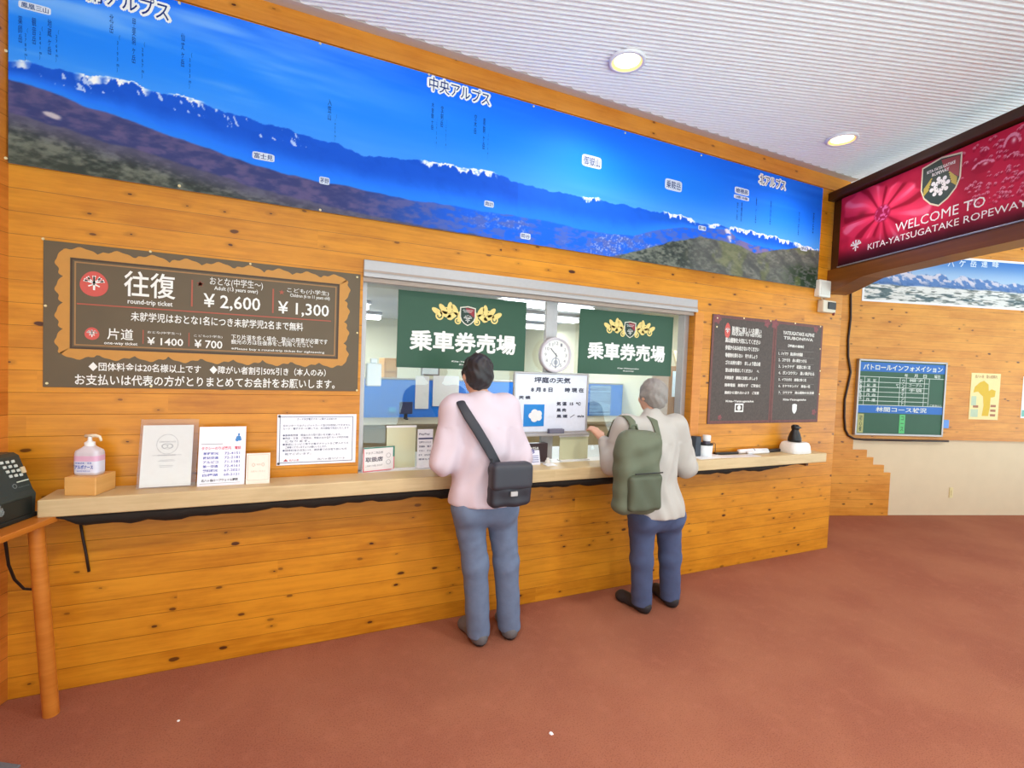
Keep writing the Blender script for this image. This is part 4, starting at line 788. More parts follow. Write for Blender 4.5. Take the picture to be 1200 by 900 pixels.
for x in (sx1-.18, sx1-.55): m.box(WORLD, (x-.02, -.15, sb-.035), (x+.02, 0, sb+.002), .006)
m.build('bracket', mat('bracket_brown', (92, 54, 24), .6), sl)

# ---- things standing on the left part of the counter
B0 = onz(75, 581, SZ); B1 = onz(112, 581, SZ); r_ = (B1-B0).normalized(); BF = Fr(B0, r_, Vector((0, 0, 1)).cross(r_), (0, 0, 1)); bw = (B1-B0).length; bd = .135; bh = .082
m = MB(); m.box(BF, (0, 0, 0), (bw, bd, bh), .003); tag(m.build('wooden_block', wood('block_wood', (214, 158, 88), (232, 182, 112), 9, 0, .2, groove=0), origin=BF.p(bw/2, bd/2, 0)), 'light wooden block under the sanitizer bottle at the left end of the counter', 'wooden block')
bt = thing('sanitizer_bottle', 'clear plastic pump bottle of hand sanitizer standing on the wooden block', 'pump bottle', BF.p(bw*.46, bd*.5, bh))
cx, cy = bw*.46, bd*.5; W2, D2 = .050, .034
def rr(w, d, z, n=32): return [BF.p(cx+w*math.copysign(abs(math.cos(a))**.45, math.cos(a)), cy+d*math.copysign(abs(math.sin(a))**.45, math.sin(a)), bh+z) for a in [2*math.pi*i/n for i in range(n)]]
def loft(b, rings, mi=0):
    n = len(rings[0]); vs = [p for r in rings for p in r]; b.add(vs, [(k*n+i, k*n+(i+1) % n, (k+1)*n+(i+1) % n, (k+1)*n+i) for k in range(len(rings)-1) for i in range(n)], mi, True); b.add(rings[0], [tuple(range(n-1, -1, -1))], mi); b.add(rings[-1], [tuple(range(n))], mi)
b = MB(); loft(b, [rr(W2-.004, D2-.004, 0), rr(W2, D2, .004), rr(W2, D2, .098), rr(W2*.93, D2*.93, .110), rr(.024, .022, .124), rr(.018, .018, .130)]); b.build('bottle', mat('milky_plastic', (214, 206, 214), .3), bt)
b = MB(); b.lathe([(.020, .130), (.020, .146), (.012, .150), (.008, .156), (.008, .172)], (cx, cy, bh), 24, BF); b.build('cap', M_white, bt)
b = MB(); b.tube([BF.p(cx-.018, cy, bh+.174), BF.p(cx+.024, cy, bh+.177), BF.p(cx+.040, cy, bh+.172), BF.p(cx+.047, cy, bh+.152)], [.008, .007, .006, .0045], 12); b.build('pump_nozzle', mat('pump_cream', (240, 230, 206), .4), bt)
b = MB(); loft(b, [rr(W2+.0008, D2+.0008, .064), rr(W2+.0008, D2+.0008, .088)]); b.build('pink_band', mat('label_pink', (226, 178, 206), .5), bt)
b = MB(); loft(b, [rr(W2+.0008, D2+.0008, .012), rr(W2+.0008, D2+.0008, .064)]); b.build('label', mat('label_pale', (222, 224, 240), .5), bt)
BT = Fr(BF.p(cx, cy-D2-.0016, bh), BF.R, (0, 0, 1), -BF.U); b = MB(); b.text(BT, 'アルボナース', -.038, .030, .036, .048, 0, .03); b.text(BT, '手指消毒・洗浄', -.036, .053, .030, .060, 0, .01); b.text(BT, '指定医薬部外品', -.030, .018, .024, .024, 0, .0); b.build('lettering', mat('label_blue', (44, 84, 190), .5), bt)
def leaning(x0, x1, yb, vtop, lean):
    zt = hit(my(yb+lean), (hit_u(x0, yb)+hit_u(x1, yb))/2, vtop)[1]; h = math.hypot(lean, zt-SZ)
    U = Vector((0, lean, zt-SZ)).normalized(); return Fr((x0, yb, SZ), (1, 0, 0), U, Vector((1, 0, 0)).cross(U)), x1-x0, h
def hit_u(x, y):
    c = Vector((x, y, SZ))-CAM; return 600+F_PX*c.dot(_r3)/c.dot(_f2)
x0, x1 = onz(160, 573, SZ).x, onz(229, 570, SZ).x
f, w, h = leaning(x0, x1, -.100, 491, .075); t = thing('certificate_sheet', 'white certificate sheet with round emblem in a clear sleeve leaning on the wall', 'sheet', (x0+w/2, -.1, SZ))
b = MB(); b.box(f, (0, 0, -.004), (w, h, .002), .001); b.build('clear_sleeve', FILM, t)
b = MB(); b.box(f, (.01, .006, -.006), (w-.022, h*.91, -.0045)); b.build('paper', mat('certificate_paper', (250, 249, 240), .6), t)
E_ = f.at(-.0032); b = MB(); c = (w*.47, h*.63); b.circ(E_, c, .044, .048, .0012); b.circ(E_, (c[0]-.010, c[1]-.010), .011, .010, .0016, .0002); b.circ(E_, (c[0]+.010, c[1]-.010), .011, .010, .0016, .0002); b.circ(E_, (c[0], c[1]-.010), .024, .014, .0012, .0002)
b.text(E_, 'CERTIFICATE', c[0]-.034, c[1]+.008, c[0]+.034, c[1]+.015, 0, .0); b.text(E_, 'EXCELLENCE', c[0]-.036, c[1]-.056, c[0]+.036, c[1]-.050, 0, .0)
for k, (z, ww) in enumerate(((.47, .35), (.40, .16), (.385, .2), (.32, .17), (.30, .15))): b.rect(E_, w*(.47-ww/1.4), h*z-.0007, w*(.47+ww/1.4), h*z+.0005)
b.build('emblem', mat('certificate_grey', (156, 158, 160), .6), t)
x0, x1 = onz(231, 570, SZ).x, onz(286, 568, SZ).x
f, w, h = leaning(x0, x1, -.117, 500, .06); t = thing('taxi_phone_flyer', 'white flyer listing phone numbers in blue, middle of the three sheets on the counter', 'flyer', (x0+w/2, -.117, SZ))
b = MB(); b.box(f, (0, 0, -.003), (w, h, 0)); b.build('sheet', mat('flyer_white', (238, 238, 250), .4), t)
b = MB(); b.text(f, 'タクシーのりば案内　電話', w*.06, h*.605, w*.9, h*.66, .0006, .02); b.build('red_heading', mat('flyer_red', (214, 66, 96), .5), t)
b = MB()
for i, (n1, n2) in enumerate((('茅野観光', '72-4151'), ('諏訪交通', '72-2181'), ('アルピコ', '71-1181'), ('第一交通', '72-4161'), ('蓼科観光', '67-2021'), ('白樺湖', '68-2121'))): z = h*(.52-.072*i); b.text(f, n1, w*.1, z, w*.42, z+h*.045, .0006, .02); b.text(f, n2, w*.55, z, w*.88, z+h*.042, .0006, .01)
b.build('blue_print', mat('flyer_blue', (70, 84, 176), .5), t)
b = MB(); b.text(f, '北八ヶ岳ロープウェイ山麓駅', w*.08, h*.07, w*.86, h*.115, .0006, .03); b.rect(f, w*.05, h*.04, w*.9, h*.044, .0006); b.rect(f, w*.05, h*.70, w*.5, h*.706, .0006); b.build('dark_print', M_ink, t)
b = MB(); b.disc(f, (w*.84, h*.80), w*.055, h*.04, .0006); b.disc(f, (w*.81, h*.77), w*.04, h*.03, .0008); b.disc(f, (w*.87, h*.775), w*.035, h*.025, .0008); b.disc(f, (w*.845, h*.86), w*.022, h*.022, .0006); b.build('blue_figure', mat('figure_blue', (62, 132, 200), .5), t)
x0, x1 = onz(288, 567, SZ).x, onz(316, 565, SZ).x
f, w, h = leaning(x0, x1, -.125, 531, .035); t = thing('small_card', 'small cream card standing right of the phone number flyer on the counter', 'card', (x0+w/2, -.125, SZ))
b = MB(); b.box(f, (0, 0, -.004), (w, h, 0)); b.build('sheet', mat('card_cream', (236, 228, 216), .5), t)
b = MB(); b.frame(f, w*.06, h*.12, w*.94, h*.95, .0012, .0006); b.circ(f, (w*.3, h*.62), .006, .009, .0018, .0006); b.circ(f, (w*.7, h*.62), .006, .009, .0018, .0006); b.text(f, 'ご自由に', w*.36, h*.6, w*.64, h*.66, .0006); b.text(f, 'お取りください', w*.2, h*.38, w*.8, h*.43, .0006); b.build('print', mat('card_brown_print', (196, 160, 136), .5), t)
# notice fixed to the wall, right of the sheets
x0, z0, x1, z1 = quad(MAIN, (323, 485), (417, 486), (417, 542), (326, 545)); t = thing('request_notice', 'white laminated notice with blue-black print fixed to the wall just left of the window', 'notice', ((x0+x1)/2, 0, z0)); w, h = x1-x0, z1-z0
b = MB(); b.box(MAIN, (x0, z0, 0), (x1, z1, .004), .001); b.build('sheet', mat('laminate_white', (234, 234, 244), .2, spec=.6), t)
b = MB(); b.frame(MAIN, x0+.012, z0+.012, x1-.018, z1-.012, .003, .0046); X = lambda a: x0+w*a; Zz = lambda a: z0+h*a
b.text(MAIN, 'カード及び電子マネーに関するお知らせ', X(.24), Zz(.885), X(.74), Zz(.93), .0046, .01)
for z, a0, a1, s in ((.76, .07, .92, '当センターではクレジットカード及びお取扱いできません'), (.70, .07, .9, 'カード・電子マネーに関しては、次の施設で対応いたします'), (.57, .07, .8, '●乗車券売場　現金のみの取り扱いをお願いします。'), (.51, .07, .9, '●売店・食堂　ご利用は、現金のほか各種カード対応可能'), (.45, .10, .4, '　となります。'), (.39, .07, .9, '●事前にコンビニ等での電子チケットをご購入のうえ'), (.33, .1, .62, '　ご来場くださいますようお願いいたします。'), (.27, .07, .88, '●団体料金の支払いは、請求書でのお取り扱いも可'), (.20, .1, .42, '　能でございます。'), (.08, .50, .86, '北八ヶ岳リゾート')): b.text(MAIN, s, X(a0), Zz(z), X(a1), Zz(z)+h*.042, .0046, .01)
b.build('print', mat('notice_navy', (74, 78, 112), .5), t)
b = MB(); b.poly(MAIN, [(X(.08), Zz(.075)), (X(.14), Zz(.075)), (X(.11), Zz(.125))], .0046); b.text(MAIN, '北八ヶ岳', X(.15), Zz(.075), X(.27), Zz(.115), .0046, .02); b.build('red_mark', mat('notice_red', (190, 70, 80), .5), t)
pins(MAIN, [(x0+.010, z0+.010), (x0+.010, z1-.010)], t, .004, .007, mat('pin_dark', (70, 60, 60), .4))

# ---- things at the window
p0, p1 = onz(424, 552, SZ), onz(461, 549, SZ); p0.y = .004; p1.y = .05; R_ = (p1-p0).normalized(); f = Fr(p0, R_, (0, 0, 1), R_.cross(Vector((0, 0, 1)))); w = (p1-p0).length; h = hit(my(.02), 440, 524)[1]-SZ
t = thing('shop_counter_sign', 'small white sign with red and green border at the lower left window corner', 'stand sign', (p0+p1)/2)
b = MB(); b.box(f, (0, 0, -.006), (w, h, 0), .001); b.build('panel', mat('stand_sign_white', (240, 236, 238), .4), t)
b = MB(); b.frame(f, 0, 0, w, h, .006, .0006); b.build('red_border', mat('stand_red', (226, 120, 130), .5), t)
b = MB(); b.rect(f, w-.010, h*.55, w, h, .0012); b.rect(f, 0, h-.007, w, h, .0012); b.build('green_border', mat('stand_green', (60, 140, 120), .5), t)
b = MB(); b.text(f, '取扱店', w*.07, h*.40, w*.62, h*.60, .0012, .03); b.text(f, 'やまびこ商品券', w*.07, h*.72, w*.62, h*.82, .0012, .0); b.text(f, 'この券がご利用になれます', w*.07, h*.2, w*.62, h*.28, .0012, .0); b.circ(f, (w*.8, h*.62), .014, .014, .0016, .0012); b.circ(f, (w*.8, h*.34), .014, .014, .0016, .0012); b.build('lettering', mat('stand_grey_print', (110, 104, 116), .5), t)
def clouded(u0, u1, vb, vt, y, label):
    x0, x1 = hit(my(y), u0, vb)[0], hit(my(y), u1, vb)[0]; zt = hit(my(y), (u0+u1)/2, vt)[1]
    t = thing('acrylic_screen', label, 'screen', ((x0+x1)/2, y, SZ-.003)); b = MB(); b.box(my(y), (x0, SZ-.003, -.002), (x1, zt, .002), .001); b.build('sheet', mat('clouded_acrylic', (206, 206, 172), .25, var=.04, scale=4), t)
    b = MB(); b.box(my(y), (x0-.004, zt, -.004), (x1+.004, zt+.012, .004), .001); b.box(my(y), (x0, SZ-.003, -.03), (x1, SZ+.004, .03), .001); b.build('edge_strip', M_white, t)
clouded(452, 486, 549, 501, .075, 'cream acrylic screen on the counter left of the person in pink'); clouded(655, 688, 541, 512, .06, 'cream acrylic screen on the counter below the weather board')
y = .045; x0, z0, x1, z1 = quad(my(y), (489, 503), (507, 503), (507, 545), (489, 545)); z0 = SZ; f = my(y); t = thing('price_list_stand', 'narrow white price list with dark lines standing in the window beside the person in pink', 'price list', ((x0+x1)/2, y, SZ)); w, h = x1-x0, z1-z0
b = MB(); b.box(f, (x0, z0+.002, -.003), (x1, z1, 0), .001); b.box(f, (x0+.01, z0, -.03), (x1-.01, z0+.006, .012), .002); b.build('sheet', mat('list_white', (236, 238, 246), .4), t)
b = MB(); b.rect(f, x0+.006, z1-h*.26, x1, z1-h*.22, .0006); b.text(f, 'PayPay', x0+.01, z1-h*.16, x1-.02, z1-h*.1, .0006, .02)
for i in range(5): b.text(f, ('各種クレジット', '交通系　電子', 'マネー　使え', 'ます　QR決済', '現金も可')[i], x0+.01, z1-h*(.36+.11*i), x1-.01, z1-h*(.31+.11*i), .0006, .02)
b.build('print', mat('list_navy', (50, 60, 110), .5), t)
y = .03; x0, z0, x1, z1 = quad(my(y+.03), (617, 519), (640, 519), (640, 544), (617, 544)); f = my(y+.03); t = thing('card_terminal_box', 'dark brown box standing under the left part of the weather board', 'box', ((x0+x1)/2, y+.03, SZ)); b = MB(); b.box(f, (x0, SZ, -.02), (x1, z1, .02), .003); b.build('body', mat('box_dark_brown', (62, 46, 50), .4), t); b = MB(); b.text(f, 'VISA', x0+.02, z1-.04, x0+.08, z1-.024, .0206, .02, shear=.2); b.build('lettering', M_wletter, t)
x0, z0, x1, z1 = quad(my(-.02), (618, 528), (632, 528), (632, 545), (618, 545)); t = thing('desk_calendar', 'small white desk calendar on the counter in front of the dark brown box', 'desk calendar', ((x0+x1)/2, -.02, SZ)); b = MB(); b.prism(Fr((x0, 0, SZ), (0, 1, 0), (0, 0, 1), (1, 0, 0)), [(-.04, 0), (.02, 0), (-.005, z1-SZ), (-.014, z1-SZ)], 0, x1-x0); b.build('card', mat('calendar_white', (232, 232, 248), .4), t)
b = MB(); b.tube([(x0+.01, -.010, z1), (x0+.02, -.010, z1+.008), ((x0+x1)/2, -.010, z1+.003), (x1-.02, -.010, z1+.008), (x1-.01, -.010, z1)], .0025, 6); b.build('wire_binding', M_alu, t)
U_ = Vector((0, .026, z1-SZ)).normalized(); f = Fr((x0, -.0405, SZ), (1, 0, 0), U_, Vector((1, 0, 0)).cross(U_)); b = MB()
b.text(f, '8', (x1-x0)*.3, .075, (x1-x0)*.6, .105, .0008, .02)
for i in range(4): b.rect(f, (x1-x0)*.12, .018+.013*i, (x1-x0)*.88, .022+.013*i, .0008)
b.build('print', mat('calendar_navy', (96, 96, 160), .5), t)
p = onz(635.5, 541, SZ); b = MB(); b.lathe([(.017, 0), (.020, .004), (.018, .022), (.010, .030), (.010, .040), (.0001, .042)], (p.x, -.03, SZ), 20); tag(b.build('stamp_pad', mat('tiny_white', (228, 222, 214), .4)), 'tiny white pot on the counter right of the desk calendar', 'pot')
p = onz(641, 544, SZ); b = MB(); b.box(WORLD, (p.x-.035, -.11, SZ), (p.x+.04, -.04, SZ+.006), .002); tag(b.build('coin_tray', M_white), 'small flat white tray on the counter edge under the weather board', 'tray')

# ---- right part of the counter
x = hit(my(-.06), 826, 529)[0]; t = thing('pen_pot', 'white pot with black rim and thin handle on the right part of the counter', 'pot', (x, -.06, SZ))
b = MB(); b.lathe([(.046, 0), (.052, .004), (.056, .094), (.053, .094), (.050, .02), (.0001, .018)], (x, -.06, SZ), 32); b.build('body', mat('pot_white', (232, 236, 240), .3), t)
b = MB(); b.lathe([(.058, .092), (.060, .096), (.058, .104), (.052, .104), (.052, .092)], (x, -.06, SZ), 32); b.build('rim', M_black, t)
b = MB(); b.tube([(x+.056, -.06, SZ+.098), (x+.09, -.06, SZ+.104), (x+.108, -.06, SZ+.095), (x+.112, -.06, SZ+.02)], .003, 8); b.build('handle', mat('wire_brown', (110, 70, 40), .4), t)
t = thing('small_bottle', 'small white-capped bottle standing in the black-rimmed pot', 'bottle', (x+.012, -.06, SZ+.02)); b = MB(); b.lathe([(.028, 0), (.029, .004), (.029, .098), (.020, .106)], (x+.012, -.06, SZ+.02), 24); b.build('body', mat('bottle_dark', (70, 66, 84), .3), t); b = MB(); b.lathe([(.030, .102), (.031, .104), (.031, .142), (.029, .146), (.0001, .147)], (x+.012, -.06, SZ+.02), 24); b.build('cap', M_white, t)
x0 = hit(my(-.03), 811, 520)[0]; b = MB(); b.box(WORLD, (x0, -.07, SZ), (x0+.055, -.012, hit(my(-.03), 812, 511)[1]), .004); tag(b.build('dark_box', mat('dark_slate_box', (52, 60, 72), .5)), 'small dark slate box beside the black-rimmed pot, next to the window jamb', 'box')
def papers(name, label, u0, u1, y0, y1, hgt, m_, rz=0.0, bev=.001):
    x0, x1 = hit(my((y0+y1)/2), u0, 532)[0], hit(my((y0+y1)/2), u1, 532)[0]; c = Vector(((x0+x1)/2, (y0+y1)/2, SZ)); f = Fr(c, (math.cos(rz), math.sin(rz), 0), (-math.sin(rz), math.cos(rz), 0), (0, 0, 1))
    b = MB(); b.box(f, (-(x1-x0)/2, -(y1-y0)/2, 0), ((x1-x0)/2, (y1-y0)/2, hgt), bev); return tag(b.build(name, m_), label, 'papers' if 'sheet' in name or 'form' in name else name.split('_')[-1])
papers('application_form', 'white forms lying under the black-rimmed pot on the counter', 812, 846, -.16, -.02, .004, M_paper, .05, .0)
papers('loose_sheet', 'white sheet lying on the counter between the pot and the rolled leaflets', 842, 885, -.175, -.08, .003, mat('sheet_grey', (224, 226, 232), .6), -.06, .0)
papers('black_case', 'flat black pen case lying on the counter right of the pot', 838, 863, -.055, -.02, .020, M_black, -.05, .006)
papers('black_pouch', 'flat black pouch lying against the wall left of the white box', 897, 917, -.06, -.02, .026, mat('pouch_black', (40, 34, 36), .6), .04, .008)
x0, x1 = hit(my(-.05), 866, 530)[0], hit(my(-.05), 898, 530)[0]; t = thing('rolled_leaflets', 'white rolled leaflets lying on the counter in front of the notice board', 'leaflets', ((x0+x1)/2, -.05, SZ)); b = MB(); b.tube([(x0, -.045, SZ+.019), ((x0+x1)/2, -.05, SZ+.02), (x1, -.055, SZ+.019)], [.018, .02, .018], 14); b.tube([(x0+.06, -.085, SZ+.014), (x1-.03, -.09, SZ+.014)], .013, 12); b.build('roll', M_paper, t)
b = MB(); b.tube([((x0+x1)/2-.006, -.05, SZ+.02), ((x0+x1)/2+.006, -.05, SZ+.02)], .0212, 14); b.build('band', mat('band_grey', (160, 160, 170), .5), t)
x0, x1 = hit(my(-.09), 916.5, 530)[0], hit(my(-.09), 943, 529)[0]; xc = (x0+x1)/2; hw = (x1-x0)/2*.86; wbz = .092
t = thing('white_tissue_box', 'white rounded box near the right end of the counter with a black bottle on it', 'box', (xc, -.1, SZ)); b = MB()
def sq(r, z, n=40, e=.5): return [(xc+r*math.copysign(abs(math.cos(a))**e, math.cos(a)), -.1+r*.72*math.copysign(abs(math.sin(a))**e, math.sin(a)), SZ+z) for a in [2*math.pi*i/n for i in range(n)]]
loft(b, [sq(hw*.96, 0), sq(hw, .006), sq(hw*.93, .06), sq(hw*.84, .084), sq(hw*.7, wbz)]); b.build('body', mat('box_white', (236, 236, 234), .35), t); b = MB(); loft(b, [sq(hw*.4, wbz), sq(hw*.38, wbz+.003)]); b.build('lid', mat('lid_grey', (200, 200, 202), .4), t)
zb_ = SZ+wbz+.003; t = thing('black_spray_bottle', 'black spray bottle standing on the white box near the right end of the counter', 'bottle', (xc-.01, -.1, zb_)); b = MB(); b.lathe([(.050, 0), (.054, .004), (.052, .03), (.040, .07), (.030, .09), (.026, .105)], (xc-.01, -.1, zb_), 28); b.build('body', M_black, t)
b = MB(); b.lathe([(.028, .103), (.032, .108), (.034, .128), (.024, .142), (.0001, .146)], (xc-.008, -.1, zb_), 24); b.tube([(xc+.015, -.1, zb_+.124), (xc+.055, -.105, zb_+.116)], [.012, .006], 10); b.build('spray_head', M_black, t)

# ---- sensor boxes and cables at the corner
x0, z0, x1, z1 = rect(my(-.05), 960, 347, 974.5, 329.5); t = thing('wall_speaker_box', 'white square box on the wall directly under the end of the beam', 'wall box', ((x0+x1)/2, 0, z0)); b = MB(); b.box(MAIN, (x0, z0, 0), (x1, z1, .05), .006); b.build('case', mat('box_offwhite', (224, 222, 214), .45), t); b = MB(); b.box(MAIN, (x0+.02, z0+.02, .05), (x1-.02, z1-.02, .053), .002); b.build('cover', mat('cover_offwhite', (214, 212, 204), .45), t)
x0, z0, x1, z1 = rect(MAIN, 957, 366, 972.5, 354); t = thing('camera_sensor', 'small white sensor with black lens below the white box on the wall', 'sensor', ((x0+x1)/2, 0, z0)); b = MB(); b.box(MAIN, (x0, z0, 0), (x1, z1, .06), .008); b.build('case', mat('sensor_cream', (216, 206, 186), .45), t); b = MB(); b.box(MAIN, (x0+.055, z0+.03, .06), (x1-.01, z1-.015, .068), .006); b.build('lens', M_black, t); b = MB(); b.cyl(MAIN.p(x1-.02, z0+.006, .055), MAIN.p(x1-.02, z0-.02, .05), .010, .010, 10); b.build('red_tip', mat('tip_dark_red', (120, 30, 24), .5), t)
b = MB(); b.tube([MAIN.p(*hit(MAIN, *k), .02) for k in ((964, 347), (960, 350), (963, 354))], .004, 8); tag(b.build('sensor_cable', mat('cable_cream', (220, 210, 190), .5)), 'short pale cable between the white box and the small sensor', 'cable')
b = MB(); b.tube([FAR.p(*hit(FAR, *k), .012) for k in ((998, 336), (996, 345), (996, 372), (993, 398), (993, 418), (996, 436), (993, 450), (989, 468), (988.5, 488), (989.5, 503), (993, 510), (1000, 514), (1012, 515.2), (1060, 516.2), (1110, 516.8))], .012, 8); tag(b.build('black_cable', mat('cable_black', (50, 30, 20), .5)), 'black cable running down the corner and under the patrol information board', 'cable')
x0, z0, x1, z1 = rect(FAR, 1114.5, 584, 1119.5, 572); t = thing('wall_outlet', 'small cream outlet plate low on the cream plaster wall', 'outlet', FAR.p((x0+x1)/2, z0, -.03)); f = FAR.at(-.03); b = MB(); b.box(f, (x0, z0, 0), (x1, z1, .008), .003); b.build('plate', mat('outlet_cream', (228, 214, 160), .4), t); b = MB(); b.box(f, (x0+.018, z0+.03, .008), (x1-.018, z1-.03, .011), .002); b.build('socket', mat('socket_cream', (214, 196, 140), .4), t)

# ---- telephone table by the left wall
TZ = .88; d_t = .276; t = thing('phone_table', 'narrow orange wooden shelf table with a round leg by the left wall', 'table', LEFT.p(-.35, 0, .14)); tablewood = wood('table_pine', (178, 100, 28), (206, 128, 50), 9, 0, .2, groove=0)
m = MB(); m.box(LEFT, (-.95, TZ-.026, .0), (-.1, TZ, d_t), .004); m.build('table_top', tablewood, t)
tp, bp_ = onz(41, 617, TZ-.024), onz(60, 837, 0); m = MB(); m.cyl(bp_, LEFT.p(-.16, TZ-.02, .235), .029, .027, 24); m.build('leg', tablewood, t)
m = MB(); m.cyl(LEFT.p(-.84, 0, .235), LEFT.p(-.84, TZ-.02, .235), .029, .027, 24); m.build('leg', tablewood, t)
m = MB(); m.box(LEFT, (-.9, TZ-.056, 0), (-.15, TZ-.026, .03), .002); m.box(LEFT, (-.15, TZ-.05, .12), (-.125, TZ-.026, .2), .002); m.build('ledger', pine_plain, t)
PA0, PA1, PD = -.38, -.105, .19; ph = thing('public_telephone', 'dark green public telephone with grey keys on the table at the left edge', 'telephone', LEFT.p((PA0+PA1)/2, TZ, .1))
M_ph = mat('phone_dark_green', (44, 58, 56), .4); M_phd = mat('phone_black_green', (24, 32, 30), .45)
_sf = Fr(LEFT.p(PA1, TZ, 0), LEFT.N, (0, 0, 1), -LEFT.R); (pd1, pz1), (pd2, pz2) = hit(_sf, 19.5, 530), hit(_sf, 42, 574); PD = pd2
prof_ = [(.005, 0), (PD-.004, 0), (PD, pz2-.012), (PD-.012, pz2+.006), (pd1+.008, pz1-.012), (pd1-.012, pz1), (.005, pz1)]
SF = Fr(LEFT.p(PA0, TZ, 0), LEFT.N, (0, 0, 1), -LEFT.R)
m = MB(); SF2 = Fr(LEFT.p(PA1, TZ, 0), LEFT.N, (0, 0, 1), -LEFT.R); m.prism(SF2, prof_, 0, PA1-PA0); m.build('body', M_ph, ph)
m = MB(); m.box(LEFT, (PA0-.004, TZ, .0), (PA1+.004, TZ+.02, PD+.006), .004); m.box(LEFT, (PA0+.02, TZ+.02, PD-.004), (PA1-.02, TZ+pz2-.02, PD+.004), .003); m.build('base', M_phd, ph)
A_ = LEFT.p(PA0, TZ+pz2+.006, PD-.012); Bq = LEFT.p(PA0, TZ+pz1-.012, pd1+.008); U_ = (Bq-A_).normalized(); KF = Fr(A_, LEFT.R, U_, LEFT.R.cross(U_)); L_ = (Bq-A_).length
ktl, kbr = hit(KF, 1, 543), hit(KF, 24, 556.5); kc = PA1-PA0-.075
for i in range(4):
    for j in range(3):
        fi, fj = i/3, j/2; q = [hit(KF, *k) for k in ((.8, 543), (14.3, 541), (11.7, 558.6), (24, 556.5))]; a, z = [(q[0][w]*(1-fj)+q[1][w]*fj)*(1-fi)+(q[2][w]*(1-fj)+q[3][w]*fj)*fi for w in (0, 1)]; m = MB(); m.box(KF, (a-.0065, z-.006, 0), (a+.0065, z+.006, .006), .002); m.build('key', mat('key_grey', (206, 214, 208), .4), ph)
m = MB(); m.rect(KF, *rect(KF, 19.5, 566, 33, 561), .001); m.build('label_card', mat('card_pale_green', (206, 220, 204), .5), ph)
m = MB(); m.text(KF, 'TELEPHONE', *rect(KF, 21, 572, 34, 567.5), .001, .01); m.circ(KF, hit(KF, 17, 570), .010, .010, .003, .001); m.build('lettering', mat('phone_grey_print', (128, 140, 140), .5), ph)
m = MB(); m.box(KF, (PA1-PA0-.022, L_*.48, 0), (PA1-PA0-.004, L_*.66, .008), .002); m.build('card_slot', mat('slot_cream', (214, 196, 160), .5), ph)
m = MB(); m.box(KF, (.012, L_*.05, .03), (.062, L_*.95, .055), .012); m.box(KF, (.010, L_*.0, .004), (.064, L_*.22, .04), .012); m.box(KF, (.010, L_*.78, .004), (.064, L_*1.0, .04), .012); hs = m.build('handset', M_phd, ph)
m = MB(); pts = [KF.p(.05+.02*math.sin(k*.1)+.007*math.cos(k*1.3), -.005-.05*math.sin(k/60*math.pi)*1.2+.007*math.sin(k*1.3), .03+.012*k/60) for k in range(61)]; m.tube(pts, .003, 6); m.build('coiled_cord', mat('cord_grey', (120, 128, 126), .4), hs)
def lw(u, v, d=.012): return LEFT.p(*hit(LEFT, u, v), d)
m = MB(); m.tube([LEFT.p(-.16, TZ-.03, .05), J(4, 622, -.17), J(7, 640, -.15), J(10, 662, -.11), J(17, 679, -.07), J(28, 690, -.04), J(42, 691, -.02)], .006, 8); m.build('cord', M_black, ph)
m = MB(); m.tube([MAIN.p(*hit(MAIN, 95, 612), .008), MAIN.p(*hit(MAIN, 98, 630), .008), MAIN.p(*hit(MAIN, 102, 650), .008), MAIN.p(*hit(MAIN, 105, 669), .008)], .006, 8); tag(m.build('loose_cable', mat('cord_dark_brown', (44, 26, 14), .6)), 'short dark cord hanging on the boards under the left end of the counter', 'cable')

# ---- bits on the carpet
def scrap(u, v, r, label, m_, name='paper_scrap'):
    p = onz(u, v, 0); random.seed(int(u)); b = MB(); n = 9; lo = [(p.x+r*random.uniform(.6, 1.1)*math.cos(2*math.pi*i/n), p.y+r*random.uniform(.7, 1.4)*math.sin(2*math.pi*i/n), .001) for i in range(n)]; hi = [(p.x+(x-p.x)*.6, p.y+(y-p.y)*.6, r*.6) for x, y, _ in lo]
    b.add(lo+hi, [(i, (i+1) % n, n+(i+1) % n, n+i) for i in range(n)]+[tuple(range(n, 2*n)), tuple(range(n-1, -1, -1))]); tag(b.build(name, m_), label, 'scrap')
scrap(646, 860, .010, 'white paper scrap on the carpet near the bottom of the photo', M_paper); scrap(209, 845, .007, 'tiny pale crumb on the carpet in front of the left part of the counter', M_paper, 'crumb')
p = onz(-10, 893, 0); q = onz(45, 901, 0); m = MB(); f = Fr(p, (q-p).normalized(), Vector((0, 0, 1)).cross((q-p).normalized()), (0, 0, 1)); m.box(f, (-.3, -.5, 0), (.13, 0, .008), .003); tag(m.build('floor_mat', mat('mat_blue_grey', (104, 108, 116), .9, var=.2, scale=120, bump=.4)), 'blue-grey mat whose corner shows at the bottom left of the photo', 'mat')

